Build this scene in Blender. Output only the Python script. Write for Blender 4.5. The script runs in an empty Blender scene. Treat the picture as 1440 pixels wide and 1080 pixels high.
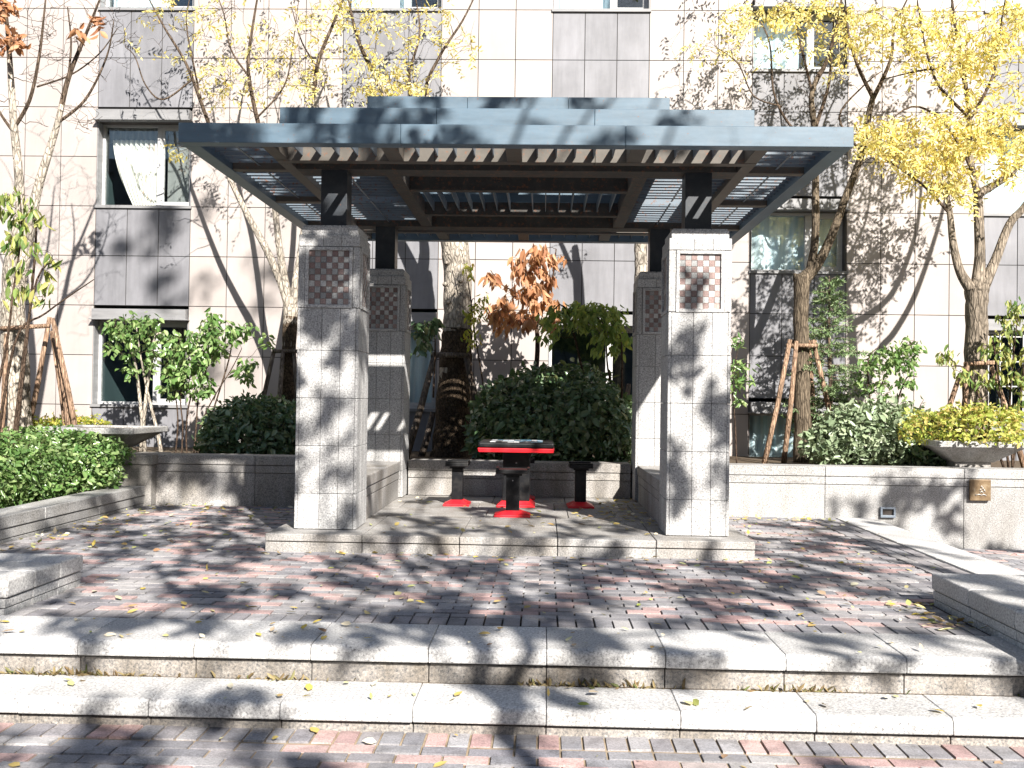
import bpy, math, random
import numpy as np
from mathutils import Vector, Matrix

sc = bpy.context.scene
COL = sc.collection
rng = np.random.default_rng(11)
random.seed(5)
R = math.radians

# ------------------------------------------------------------------ camera
F = 1450.0; ROLL = .0145; YAW = math.atan(43/F); PITCH = math.atan(22/F); EYE = 1.21

def at(u, v, y):
    """point of the place at depth y metres that the photograph shows at (u, v)"""
    a, b = (u-720)/F, (540-v)/F
    c, s = math.cos(ROLL), math.sin(ROLL); a, b = a*c-b*s, a*s+b*c
    c, s = math.cos(PITCH), math.sin(PITCH); dx, dy, dz = a, c-b*s, s+b*c
    c, s = math.cos(YAW), math.sin(YAW); dx, dy = dx*c-dy*s, dx*s+dy*c
    t = y/dy
    return np.array((dx*t, y, EYE+dz*t))

cam = bpy.data.cameras.new('camera'); co = bpy.data.objects.new('camera', cam); COL.objects.link(co)
cam.sensor_width = 36; cam.lens = 36*F/1440; cam.clip_end = 500; cam.clip_start = .05
co.matrix_world = (Matrix.Translation((0, 0, EYE)) @ Matrix.Rotation(YAW, 4, 'Z') @ Matrix.Rotation(R(90)+PITCH, 4, 'X')
                   @ Matrix.Rotation(ROLL, 4, 'Z'))
sc.camera = co

# ------------------------------------------------------------------ light
SUN = Vector((.43, -1, .70)).normalized()
w = bpy.data.worlds.new('World'); sc.world = w; w.use_nodes = True
nt = w.node_tree; bg = nt.nodes['Background']
sky = nt.nodes.new('ShaderNodeTexSky'); sky.sky_type = 'NISHITA'; sky.sun_disc = False
sky.sun_elevation = math.asin(SUN.z); sky.sun_rotation = math.atan2(SUN.x, SUN.y)
nt.links.new(sky.outputs[0], bg.inputs[0]); bg.inputs[1].default_value = .05
sl = bpy.data.lights.new('sun', 'SUN'); sl.energy = 5; sl.angle = R(.53); sl.color = (1, .95, .88)
so = bpy.data.objects.new('sun', sl); COL.objects.link(so); so.rotation_euler = SUN.to_track_quat('Z', 'Y').to_euler(); so.location = (20, -40, 30)
sc.view_settings.view_transform = 'Standard'; sc.view_settings.look = 'None'
sc.view_settings.exposure = 1.52; sc.view_settings.gamma = 1
sc.cycles.max_bounces = 8; sc.cycles.transparent_max_bounces = 12

# ------------------------------------------------------------------ materials
MATS = {}
class NB:
    def __init__(s, name):
        s.m = bpy.data.materials.new(name); s.m.use_nodes = True; s.t = s.m.node_tree
        s.b = s.t.nodes['Principled BSDF']; s.out = s.t.nodes['Material Output']; MATS[name] = s.m
    def n(s, ty, **kw):
        nd = s.t.nodes.new(ty)
        for k, v in kw.items():
            if k.startswith('i_'): nd.inputs[k[2:].replace('_', ' ')].default_value = v
            else: setattr(nd, k, v)
        return nd
    def l(s, a, b): s.t.links.new(a, b)
    def coord(s, kind='Object'):
        return s.n('ShaderNodeTexCoord').outputs[kind]
    def noise(s, vec, scale, detail=3, rough=.55):
        nd = s.n('ShaderNodeTexNoise'); nd.inputs['Scale'].default_value = scale; nd.inputs['Detail'].default_value = detail
        nd.inputs['Roughness'].default_value = rough; s.l(vec, nd.inputs['Vector']); return nd.outputs['Fac']
    def ramp(s, fac, stops, interp='LINEAR'):
        nd = s.n('ShaderNodeValToRGB'); nd.color_ramp.interpolation = interp; e = nd.color_ramp.elements
        while len(e) < len(stops): e.new(.5)
        for el, (p, c) in zip(e, stops):
            el.position = p; el.color = (c[0], c[1], c[2], 1) if isinstance(c, tuple) else (c, c, c, 1)
        s.l(fac, nd.inputs[0]); return nd.outputs[0]
    def mix(s, fac, a, b, mode='MIX'):
        nd = s.n('ShaderNodeMix', data_type='RGBA', blend_type=mode)
        if isinstance(fac, (int, float)): nd.inputs[0].default_value = fac
        else: s.l(fac, nd.inputs[0])
        for i, x in ((6, a), (7, b)):
            if isinstance(x, tuple): nd.inputs[i].default_value = (*x, 1)
            else: s.l(x, nd.inputs[i])
        return nd.outputs[2]
    def mapping(s, vec, scale):
        nd = s.n('ShaderNodeMapping'); nd.inputs['Scale'].default_value = scale; s.l(vec, nd.inputs[0]); return nd.outputs[0]
    def bump(s, h, strength, dist=.01):
        nd = s.n('ShaderNodeBump'); nd.inputs['Strength'].default_value = strength; nd.inputs['Distance'].default_value = dist
        s.l(h, nd.inputs['Height']); s.l(nd.outputs[0], s.b.inputs['Normal'])
    def base(s, c, rough=.7, spec=.3, metal=0):
        if isinstance(c, tuple): s.b.inputs['Base Color'].default_value = (*c, 1)
        else: s.l(c, s.b.inputs['Base Color'])
        s.b.inputs['Roughness'].default_value = rough; s.b.inputs['Specular IOR Level'].default_value = spec; s.b.inputs['Metallic'].default_value = metal
        return s.m
    def island(s): return s.n('ShaderNodeNewGeometry').outputs['Random Per Island']

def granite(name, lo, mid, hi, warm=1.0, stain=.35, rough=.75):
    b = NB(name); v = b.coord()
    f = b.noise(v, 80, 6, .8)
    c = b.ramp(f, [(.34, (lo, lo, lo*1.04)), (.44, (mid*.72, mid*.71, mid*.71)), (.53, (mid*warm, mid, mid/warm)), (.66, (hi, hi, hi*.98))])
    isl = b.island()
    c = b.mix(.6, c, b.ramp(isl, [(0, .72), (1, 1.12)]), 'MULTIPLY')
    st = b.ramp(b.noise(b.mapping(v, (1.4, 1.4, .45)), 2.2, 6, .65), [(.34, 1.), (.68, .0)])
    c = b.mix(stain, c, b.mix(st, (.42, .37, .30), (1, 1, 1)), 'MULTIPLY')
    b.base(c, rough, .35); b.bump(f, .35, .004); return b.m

granite('granite', .055, .36, .60, 1.0, .5)
granite('granite_panel', .055, .40, .68, 1.0, .22)
granite('granite_worn', .06, .35, .56, 1.04, .75)
granite('granite_step', .09, .50, .76, 1.01, .25)

granite('granite_dirty_shaded', .05, .29, .45, 1.10, .85)  # stained riser stone, base also darkened in place of tree shade

def facade(name, c0, var, streak):
    b = NB(name); v = b.coord(); isl = b.island()
    k = b.ramp(isl, [(0, 1-var), (1, 1+var)])
    c = b.mix(1, c0, k, 'MULTIPLY')
    n1 = b.ramp(b.noise(b.mapping(v, (5, 5, .7)), 2, 6, .6), [(.3, 1-streak), (.7, 1.)])
    c = b.mix(1, c, n1, 'MULTIPLY')
    n2 = b.ramp(b.noise(v, 1.3, 5, .6), [(.35, 1-streak), (.65, 1.03)])
    c = b.mix(1, c, n2, 'MULTIPLY')
    b.base(c, .55, .35); b.bump(b.noise(v, 160, 2), .08, .002); return b.m
facade('light_tile', (.325, .291, .275), .05, .075)
facade('dark_tile', (.19, .19, .205), .07, .24)
NB('joint').base((.035, .032, .03), .9)

def paver(name, red=True):
    b = NB(name); v = b.coord(); isl = b.island()
    st = [(0, (.135, .135, .15)), (.14, (.18, .18, .195)), (.28, (.235, .23, .24)), (.44, (.155, .15, .165)), (.58, (.27, .262, .265)), (.72, (.20, .19, .20))]
    if red: st = [(p*.96, c) for p, c in st]+[(.76, (.32, .215, .205)), (.85, (.37, .25, .235)), (.93, (.27, .175, .17)), (.97, (.33, .275, .265))]
    c = b.ramp(isl, st, 'CONSTANT')
    n = b.noise(v, 110, 5, .75)
    c = b.mix(.9, c, b.ramp(n, [(.3, .62), (.7, 1.95)]), 'MULTIPLY')
    d = b.ramp(b.noise(v, 1.3, 7, .7), [(.35, 0), (.7, .65)])
    c = b.mix(d, c, (.215, .20, .19))
    e = b.ramp(b.noise(v, 7, 6, .7), [(.36, .62), (.52, 1.06)])
    c = b.mix(.8, c, e, 'MULTIPLY')
    b.base(c, .85, .25); b.bump(n, .5, .005); return b.m
paver('paver'); paver('paver_grey', False)
b = NB('paver_joint'); b.base(b.ramp(b.noise(b.coord(), 14, 5), [(.35, (.018, .017, .016)), (.75, (.09, .07, .05))]), .95)
b = NB('sandy_joint'); b.base(b.ramp(b.noise(b.coord(), 14, 5), [(.3, (.16, .12, .08)), (.7, (.34, .27, .19))]), .95)
b = NB('soil'); b.base(b.ramp(b.noise(b.coord(), 16, 6, .7), [(.3, (.03, .022, .015)), (.7, (.13, .095, .06))]), .95); b.bump(b.noise(b.coord(), 60, 4), .7, .02)
b = NB('ground_concrete'); b.base(b.ramp(b.noise(b.coord(), 3, 6), [(.3, .08), (.7, .15)]), .9)

def painted(name, col, rust=.0, rough=.45, spec=.4):
    b = NB(name); v = b.coord()
    n = b.noise(b.mapping(v, (1, 1, 6)), 3, 5)
    c = b.mix(1, col, b.ramp(n, [(.3, .82), (.7, 1.12)]), 'MULTIPLY')
    if rust:
        r = b.ramp(b.noise(v, 26, 6, .75), [(.66-rust*.25, 0), (.74-rust*.25, 1)])
        c = b.mix(r, c, (.13, .055, .028))
    d_ = b.ramp(b.noise(v, 9, 8, .75), [(.46, 0), (.76, .10 if rough < .46 else .12)])
    c = b.mix(d_, c, (.26, .24, .21))
    b.base(c, rough, spec); b.bump(b.noise(v, 40, 3), .06, .004); return b.m
painted('steel_paint', (.075, .117, .155), .16)
painted('louver_paint', (.105, .135, .165), .42)
painted('post_steel_shaded', (.022, .027, .034), .1)  # pergola steel with the shade under the roof put into its colour
painted('brown_steel', (.075, .066, .055), .35, .6)
painted('rusty_shaded_beam', (.035, .033, .03), .45, .7)  # rusty steel, base also darkened for the shade inside the roof
painted('black_paint', (.006, .0065, .008), 0, .4, .22)
painted('red_paint', (.62, .012, .022), 0, .38, .5)
painted('hood_metal', (.19, .19, .195), 0, .5, .4)
painted('dark_metal', (.05, .04, .035), .1, .5)
painted('white_frame', (.42, .42, .42), 0, .4)
painted('lamp_grey', (.16, .19, .23), 0, .45)
b = NB('bronze'); v = b.coord(); b.base(b.ramp(b.noise(v, 18, 6, .7), [(.3, (.09, .055, .028)), (.55, (.17, .115, .06)), (.75, (.30, .25, .18))]), .45, .5, .35)
NB('bronze_emblem').base((.45, .42, .38), .45, .5, .5)
b = NB('checker'); v = b.n('ShaderNodeAttribute', attribute_name='shade', attribute_type='GEOMETRY').outputs['Fac']
ob = b.coord(); isl = b.island()
red = b.ramp(isl, [(0, (.15, .108, .10)), (.5, (.26, .185, .17)), (.8, (.18, .125, .12)), (1, (.35, .26, .235))])
gre = b.ramp(isl, [(0, (.19, .195, .195)), (.5, (.32, .325, .32)), (1, (.45, .445, .43))])
sp = b.noise(ob, 140, 4, .75)
b.base(b.mix(1, b.mix(v, gre, red), b.ramp(sp, [(.3, .5), (.7, 1.4)]), 'MULTIPLY'), .7)
b = NB('game_board'); v = b.n('ShaderNodeAttribute', attribute_name='shade', attribute_type='GEOMETRY').outputs['Fac']
b.base(b.ramp(v, [(0, (.70, .72, .74)), (.4, (.02, .02, .025)), (.8, (.18, .42, .60))], 'CONSTANT'), .3, .5)
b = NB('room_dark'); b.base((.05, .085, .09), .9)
b = NB('interior_grey'); b.base((.20, .21, .21), .8)
b = NB('cloth'); b.base(b.ramp(b.noise(b.mapping(b.coord(), (14, 14, 1)), 2, 3), [(.3, (.62, .60, .55)), (.7, (.74, .72, .67))]), .9, .1)
b = NB('cloth_peach'); b.base((.60, .42, .33), .9, .1)
b = NB('curtain_pale'); b.base(b.ramp(b.noise(b.mapping(b.coord(), (9, 9, .4)), 2, 3), [(.3, (.46, .60, .68)), (.7, (.72, .78, .80))]), .9, .1)  # pale curtain, brightened also to stand for sky reflected in the panes
b = NB('pane_glass')
gl = b.n('ShaderNodeBsdfGlossy'); gl.inputs['Roughness'].default_value = .015; gl.inputs['Color'].default_value = (.9, .97, 1, 1)
tr = b.n('ShaderNodeBsdfTransparent'); tr.inputs[0].default_value = (.965, .985, .98, 1)
lw = b.n('ShaderNodeLayerWeight'); lw.inputs[0].default_value = .5
fr = b.n('ShaderNodeMapRange'); fr.inputs[3].default_value = .05; fr.inputs[4].default_value = .75; b.l(lw.outputs['Facing'], fr.inputs[0]); fr.interpolation_type = 'SMOOTHSTEP'
mx = b.n('ShaderNodeMixShader'); b.l(fr.outputs[0], mx.inputs[0]); b.l(tr.outputs[0], mx.inputs[1]); b.l(gl.outputs[0], mx.inputs[2]); b.l(mx.outputs[0], b.out.inputs[0])

def bark(name, c0, c1, sc_=18, stretch=.25):
    b = NB(name); v = b.coord(); m_ = b.mapping(v, (1, 1, stretch))
    n = b.noise(m_, sc_*1.9, 8, .8)
    vo = b.n('ShaderNodeTexVoronoi', feature='DISTANCE_TO_EDGE'); vo.inputs['Scale'].default_value = sc_*1.6; b.l(b.mapping(m_, (1, 1, .8)), vo.inputs['Vector'])
    crack = b.ramp(vo.outputs['Distance'], [(.0, .35), (.16, 1.)])
    c = b.ramp(n, [(.34, c0), (.60, c1)])
    c = b.mix(.75, c, crack, 'MULTIPLY')
    c = b.mix(.7, c, b.ramp(b.noise(v, 5, 5), [(.35, .45), (.65, 1.3)]), 'MULTIPLY')
    b.base(c, .95, .1); b.bump(b.mix(.5, n, crack), 1., .03); return b.m
bark('bark_pale', (.24, .20, .16), (.50, .45, .38), 14, .5)
bark('bark_brown', (.06, .045, .032), (.20, .16, .115), 22, .2)
bark('bark_mid', (.13, .105, .08), (.34, .285, .225), 18, .22)
bark('bark_branch', (.05, .036, .027), (.17, .125, .09), 24, .2)
bark('dark_sleeve', (.035, .026, .019), (.13, .095, .065), 16, .8)
bark('stake_wood', (.22, .13, .085), (.42, .29, .20), 22, .12)
bark('stake_grey', (.10, .08, .065), (.26, .21, .17), 22, .12)
bark('twig', (.05, .033, .025), (.13, .09, .065), 30, .3)

def leafmat(name, cols, trans=.35, rough=.45, spec=.35):
    b = NB(name); isl = b.island(); n = len(cols)
    c = b.ramp(isl, [(i/max(1, n-1), x) for i, x in enumerate(cols)])
    b.base(c, rough, spec)
    t = b.n('ShaderNodeBsdfTranslucent'); b.l(b.mix(1, c, (1.25, 1.25, .9), 'MULTIPLY'), t.inputs[0])
    mx = b.n('ShaderNodeMixShader'); mx.inputs[0].default_value = trans
    b.l(b.b.outputs[0], mx.inputs[1]); b.l(t.outputs[0], mx.inputs[2]); b.l(mx.outputs[0], b.out.inputs[0]); return b.m
leafmat('leaf_yellow', [(.72, .58, .18), (.80, .70, .30), (.74, .62, .20), (.62, .52, .14), (.86, .80, .50), (.56, .55, .18), (.68, .50, .14), (.88, .84, .62)], .45)
leafmat('leaf_yellowgreen', [(.24, .30, .04), (.42, .42, .06), (.16, .24, .035), (.48, .42, .09), (.30, .36, .06), (.50, .34, .08)], .4)
leafmat('leaf_green', [(.07, .15, .04), (.13, .23, .06), (.09, .18, .05), (.19, .29, .10), (.30, .38, .16), (.11, .20, .07)], .3, .32, .55)
leafmat('leaf_lime', [(.26, .34, .06), (.42, .44, .09), (.18, .27, .05), (.52, .48, .14), (.34, .40, .08), (.50, .36, .12), (.60, .58, .22)], .4)
leafmat('leaf_mixed', [(.08, .15, .04), (.16, .24, .06), (.40, .40, .12), (.10, .17, .05), (.50, .46, .16), (.14, .20, .06)], .35)
leafmat('leaf_pale', [(.12, .20, .05), (.20, .30, .08), (.28, .36, .12), (.36, .40, .10), (.16, .25, .07)], .4)
leafmat('leaf_dark', [(.06, .115, .055), (.10, .175, .082), (.14, .22, .11), (.08, .145, .068), (.21, .28, .15), (.17, .19, .08)], .2, .26, .75)
leafmat('leaf_grey', [(.13, .18, .10), (.22, .28, .17), (.17, .23, .13), (.34, .39, .27), (.28, .34, .20)], .2, .3, .6)
leafmat('leaf_brown', [(.34, .15, .07), (.48, .24, .12), (.22, .09, .045), (.56, .34, .20), (.38, .18, .08)], .3, .7)
leafmat('leaf_conifer', [(.10, .17, .07), (.17, .25, .11), (.26, .33, .17)], .2, .5)
leafmat('leaf_litter', [(.50, .38, .06), (.38, .30, .10), (.30, .20, .08), (.55, .48, .25), (.26, .30, .06), (.60, .55, .42), (.22, .12, .06)], .1, .8)
leafmat('weed', [(.10, .14, .04), (.24, .20, .10), (.34, .27, .14), (.18, .12, .06), (.12, .10, .05)], .3, .7)
leafmat('leaf_shade', [(.16, .20, .04), (.30, .27, .06), (.40, .30, .06)], .3)
M = MATS

# ------------------------------------------------------------------ mesh helpers
class MB:
    def __init__(s): s.v = []; s.f = []; s.a = []
    def box(s, x0, x1, y0, y1, z0, z1, shade=0):
        i = len(s.v)
        s.v += [(x0, y0, z0), (x1, y0, z0), (x1, y1, z0), (x0, y1, z0), (x0, y0, z1), (x1, y0, z1), (x1, y1, z1), (x0, y1, z1)]
        s.f += [(i, i+3, i+2, i+1), (i+4, i+5, i+6, i+7), (i, i+1, i+5, i+4), (i+1, i+2, i+6, i+5), (i+2, i+3, i+7, i+6), (i+3, i, i+4, i+7)]
        s.a += [shade]*6
        return s
    def frustum(s, cx, cy, z0, z1, a0, b0, a1, b1):
        i = len(s.v)
        for z, a, b_ in ((z0, a0, b0), (z1, a1, b1)):
            s.v += [(cx-a, cy-b_, z), (cx+a, cy-b_, z), (cx+a, cy+b_, z), (cx-a, cy+b_, z)]
        s.f += [(i, i+3, i+2, i+1), (i+4, i+5, i+6, i+7), (i, i+1, i+5, i+4), (i+1, i+2, i+6, i+5), (i+2, i+3, i+7, i+6), (i+3, i, i+4, i+7)]
        s.a += [0]*6; return s
    def slab(s, pts, t):          # quad p0..p3 extruded by vector t
        i = len(s.v); pts = [Vector(p) for p in pts]; t = Vector(t)
        s.v += [tuple(p) for p in pts] + [tuple(p+t) for p in pts]
        s.f += [(i, i+3, i+2, i+1), (i+4, i+5, i+6, i+7), (i, i+1, i+5, i+4), (i+1, i+2, i+6, i+5), (i+2, i+3, i+7, i+6), (i+3, i, i+4, i+7)]
        s.a += [0]*6; return s
    def tube(s, pts, rad, n=6, cap=True):
        pts = [np.asarray(p, float) for p in pts]; i0 = len(s.v); m = len(pts)
        prev = None
        for k, p in enumerate(pts):
            d = pts[min(k+1, m-1)]-pts[max(k-1, 0)]; d = d/(np.linalg.norm(d)+1e-9)
            if prev is None:
                a = np.cross(d, (0, 0, 1.)) if abs(d[2]) < .9 else np.cross(d, (1., 0, 0))
            else: a = prev-d*np.dot(prev, d)
            a = a/(np.linalg.norm(a)+1e-9); prev = a; b_ = np.cross(d, a)
            r = rad[k] if hasattr(rad, '__len__') else rad
            for j in range(n):
                t = 2*math.pi*j/n; q = p+(a*math.cos(t)+b_*math.sin(t))*r
                s.v.append((q[0], q[1], q[2]))
        for k in range(m-1):
            for j in range(n):
                a0 = i0+k*n+j; a1 = i0+k*n+(j+1) % n
                s.f.append((a0, a1, a1+n, a0+n)); s.a.append(0)
        if cap:
            s.f.append(tuple(i0+j for j in range(n))[::-1]); s.f.append(tuple(i0+(m-1)*n+j for j in range(n))); s.a += [0, 0]
        return s
    def build(s, name, mat, parent=None, bevel=0, smooth=False, origin=None, attr=False, seg=2):
        o_ = Vector(origin) if origin is not None else (Vector(parent['_o']) if parent is not None and '_o' in parent else Vector((0, 0, 0)))
        me = bpy.data.meshes.new(name)
        me.from_pydata([(a-o_.x, b_-o_.y, c-o_.z) for a, b_, c in s.v], [], s.f)
        if smooth: me.polygons.foreach_set('use_smooth', [True]*len(me.polygons))
        if attr:
            at_ = me.attributes.new('shade', 'FLOAT', 'FACE'); at_.data.foreach_set('value', s.a)
        me.materials.append(M[mat]); me.update()
        o = bpy.data.objects.new(name, me); COL.objects.link(o)
        if parent is not None: o.parent = parent
        if origin is not None and parent is None: o.location = o_
        if bevel:
            bm = o.modifiers.new('edge', 'BEVEL'); bm.width = bevel; bm.segments = seg; bm.limit_method = 'ANGLE'
        o['_o'] = list(o_)
        return o

def leaf_obj(name, mat, P, D, N, L, W, parent=None, origin=(0, 0, 0), fold=.18, droop=.15):
    P = np.asarray(P, float); n = len(P)
    D = D/(np.linalg.norm(D, axis=1, keepdims=True)+1e-9)
    S = np.cross(D, N); S /= (np.linalg.norm(S, axis=1, keepdims=True)+1e-9)
    U = np.cross(S, D); L = np.asarray(L)[:, None]; W = np.asarray(W)[:, None]
    v = np.empty((n, 6, 3))
    v[:, 0] = P
    v[:, 1] = P+D*L*.30+S*W*.46+U*W*fold; v[:, 5] = P+D*L*.30-S*W*.46+U*W*fold
    v[:, 2] = P+D*L*.66+S*W*.38+U*(W*fold-L*droop*.4); v[:, 4] = P+D*L*.66-S*W*.38+U*(W*fold-L*droop*.4)
    v[:, 3] = P+D*L-U*L*droop
    v = v.reshape(-1, 3)-np.asarray(origin)
    base = (np.arange(n)*6)[:, None]
    f = np.concatenate([base+np.array([[0, 5, 4, 3]]), base+np.array([[0, 3, 2, 1]])], 1).reshape(-1)
    me = bpy.data.meshes.new(name)
    me.vertices.add(n*6); me.vertices.foreach_set('co', v.reshape(-1).astype(np.float32))
    me.loops.add(len(f)); me.loops.foreach_set('vertex_index', f.astype(np.int32))
    me.polygons.add(n*2); me.polygons.foreach_set('loop_start', (np.arange(n*2)*4).astype(np.int32))
    me.polygons.foreach_set('loop_total', np.full(n*2, 4, np.int32))
    me.materials.append(M[mat]); me.update(calc_edges=True); me.validate()
    o = bpy.data.objects.new(name, me); COL.objects.link(o)
    if parent is not None: o.parent = parent
    else: o.location = origin
    return o

def unit(n):
    v = rng.normal(size=(n, 3)); return v/np.linalg.norm(v, axis=1, keepdims=True)
def tag(o, label=None, cat=None, group=None, kind=None):
    if label: o['label'] = label
    if cat: o['category'] = cat
    if group: o['group'] = group
    if kind: o['kind'] = kind
    return o
def thing(name, loc, label, cat, group=None):
    o = bpy.data.objects.new(name, None); COL.objects.link(o); o.location = loc; o['_o'] = list(map(float, loc)); o.empty_display_size = .1
    return tag(o, label, cat, group)
def copy_tree(o, parent=None):
    c = o.copy(); COL.objects.link(c); c.parent = parent
    for ch in list(o.children): copy_tree(ch, c)
    return c

# ------------------------------------------------------------------ ground, paving, steps
LOW = -.305; PLZ = 0.0; PT = .14          # lower plaza, upper plaza, platform top
mb = MB(); mb.box(-120, 120, -120, 120, LOW-.4, LOW-.05); tag(mb.build('ground', 'ground_concrete'), kind='structure')

def bricks(mb, x0, x1, y0, y1, z, along='x', L=.2, B=.1, g=.011, skip=None):
    if along == 'x':
        r = 0; y = y0
        while y < y1-.02:
            ye = min(y+B, y1); x = x0-(L/2 if r % 2 else 0)
            while x < x1-.01:
                xs, xe = max(x, x0), min(x+L, x1)
                if xe-xs > .03 and not (skip and skip((xs+xe)/2, (y+ye)/2)):
                    mb.box(xs+g/2, xe-g/2, y+g/2, ye-g/2, z-.05, z+random.uniform(-.004, .003))
                x += L
            y += B; r += 1
    else:
        c = 0; x = x0
        while x < x1-.02:
            xe = min(x+B, x1); y = y0-(L/2 if (c % 2 and y1-y0 > L*1.2) else 0)
            while y < y1-.01:
                ys, ye = max(y, y0), min(y+L, y1)
                if ye-ys > .03 and not (skip and skip((x+xe)/2, (ys+ye)/2)):
                    mb.box(x+g/2, xe-g/2, ys+g/2, ye-g/2, z-.05, z+random.uniform(-.004, .003))
                y += L
            x += B; c += 1

XL, XR = -4.30, 3.12
mb = MB()
onplat = lambda x, y: (-2.17 < x < 1.68 and y > 8.0)
bricks(mb, -2.90, 2.38, 5.73, 6.45, PLZ, 'x')
bricks(mb, XL+.2, XR-.3, 6.45, 11.2, PLZ, 'x', skip=onplat)
tag(mb.build('plaza_paving', 'paver'), kind='structure')
mb = MB(); bricks(mb, -2.90, 2.38, 5.53, 5.73, PLZ, 'y'); bricks(mb, XL, XL+.2, 6.45, 11.2, PLZ, 'x', L=.2); bricks(mb, XR-.3, XR, 6.45, 11.05, PLZ, 'y')
tag(mb.build('plaza_border', 'paver_grey'), kind='structure')
mb = MB(); mb.box(-7.2, XR, 5.5, 15.2, LOW-.04, -.014); tag(mb.build('plaza_bed', 'paver_joint'), kind='structure')
mb = MB(); bricks(mb, -5, 5, 4.52, 4.72, LOW, 'y', g=.012); bricks(mb, -5, 5, -.5, 4.52, LOW, 'x', g=.012)
tag(mb.build('lower_paving', 'paver'), kind='structure')
mb = MB(); mb.box(-5, 5, -.5, 4.75, LOW-.045, LOW-.009); tag(mb.build('lower_bed', 'sandy_joint'), kind='structure')
mb = MB(); bricks(mb, 3.56, 7.4, 5.0, 11.1, LOW+.01, 'x'); tag(mb.build('alley_paving', 'paver'), kind='structure')
mb = MB(); mb.box(3.54, 7.4, 5.0, 11.15, LOW-.043, LOW+.001); tag(mb.build('alley_bed', 'paver_joint'), kind='structure')

# kerb slabs along the plaza's right edge
mb = MB(); y = 6.45
while y < 11.05:
    mb.box(XR+.004, XR+.40, y+.003, min(y+.9, 11.06)-.003, LOW-.03, .012); y += .9
tag(mb.build('kerb_strip', 'granite_step', bevel=.008), kind='structure')
# two steps
def step(name, y0, y1, ztop, ybase, zbase, x0, x1, j0, pitch, seed):
    rr = random.Random(seed); mb = MB(); rs = MB(); k = math.floor((x0-j0)/pitch); x = j0+k*pitch
    r_, th = .030, .078
    while x < x1:
        a, c = max(x, x0), min(x+pitch, x1)
        if c-a > .05:
            dz, dy = rr.uniform(-.002, .002), rr.uniform(-.003, .003)
            prof = [(y1, ztop+dz), (y1, ztop-th)] + [(y0+dy+.006, ztop-th), (y0+dy, ztop-th+.006)]
            prof += [(y0+dy+r_-r_*math.cos(t), ztop+dz-r_+r_*math.sin(t)) for t in np.linspace(0, math.pi/2, 7)]
            n = len(prof); q = len(mb.v); xa, xc = a+.0018, c-.0018
            mb.v += [(xa, p[0], p[1]) for p in prof]+[(xc, p[0], p[1]) for p in prof]
            for m_ in range(n): mb.f.append((q+m_, q+(m_+1) % n, q+n+(m_+1) % n, q+n+m_)); mb.a.append(0)
            mb.f += [tuple(q+m_ for m_ in range(n))[::-1], tuple(q+n+m_ for m_ in range(n))]; mb.a += [0, 0]
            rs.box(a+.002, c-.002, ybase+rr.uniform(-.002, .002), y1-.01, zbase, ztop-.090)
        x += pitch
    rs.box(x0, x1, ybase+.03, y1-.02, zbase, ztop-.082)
    tag(rs.build(name.replace('step', 'riser'), 'granite_dirty_shaded', bevel=.004), kind='structure')
    return tag(mb.build(name, 'granite_step', bevel=.003, seg=1), kind='structure')
step('lower_step', 4.66, 5.035, -.178, 4.692, LOW-.02, -4.6, 4.4, .037, .603, 1)
step('upper_step', 5.02, 5.53, 0.0, 5.058, -.25, -4.6, 2.42, .038, .576, 2)
mb = MB(); mb.box(-4.6, 4.4, 5.03, 5.07, -.25, -.181); tag(mb.build('step_dirt', 'soil'), kind='structure')

# ------------------------------------------------------------------ low walls, blocks, kerbs
def wall_run(name, x0, x1, y0, y1, z0, z1, pitch, label, cat, mat='granite_worn', inner=False, ydir=False):
    """coped granite wall: top course proud, a thin band, then the body"""
    t = thing(name, ((x0+x1)/2, (y0+y1)/2, z0), label, cat)
    L0, L1 = (y0, y1) if ydir else (x0, x1)
    cop, body = MB(), MB()
    n = max(1, round((L1-L0)/pitch))
    for k in range(n):
        a = L0+(L1-L0)*k/n+.002; c = L0+(L1-L0)*(k+1)/n-.002
        if ydir:
            cop.box(x0, x1, a, c, z1-.10, z1)
            body.box(x0+.010, x1-.010, a, c, z1-.185, z1-.106); body.box(x0+.014, x1-.014, a, c, z0, z1-.191)
        else:
            cop.box(a, c, y0, y1, z1-.10, z1)
            body.box(a, c, y0+.010, y1-.010, z1-.185, z1-.106); body.box(a, c, y0+.014, y1-.014, z0, z1-.191)
    if ydir: body.box(x0+.03, x1-.03, L0+.01, L1-.01, z0, z1-.11)
    else: body.box(L0+.01, L1-.01, y0+.03, y1-.03, z0, z1-.11)
    body.build('wall_body', mat, t, bevel=.005); cop.build('coping', mat, t, bevel=.007)
    return t
wall_run('planter_wall', -4.27, -2.02, 11.25, 11.62, -.03, .55, 1.1, 'shaded grey granite planter wall between the bowl planter and the left front pillar', 'planter wall')
wall_run('planter_wall', 1.56, 7.4, 11.07, 11.45, LOW-.03, .545, 1.46, 'sunlit granite planter wall carrying a bronze plaque and recessed lamp', 'planter wall', 'granite')
wall_run('bench_wall', -1.475, .985, 11.37, 11.75, PT, .52, 1.23, 'granite bench wall across the back of the pergola behind the game table', 'bench')
wall_run('bench_wall', -1.965, -1.515, 8.80, 11.03, PT, .53, 1.1, 'granite bench dappled with sun joining the two left pergola pillars', 'bench', ydir=True)
wall_run('bench_wall', 1.02, 1.47, 8.80, 11.03, PT, .53, 1.1, 'shaded brownish granite bench joining the two right pergola pillars', 'bench', ydir=True)
wall_run('hedge_kerb', -4.62, -4.30, 6.6, 11.10, -.03, .215, 1.05, 'low granite kerb in front of the left hedge', 'kerb', 'granite', ydir=True)
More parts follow.
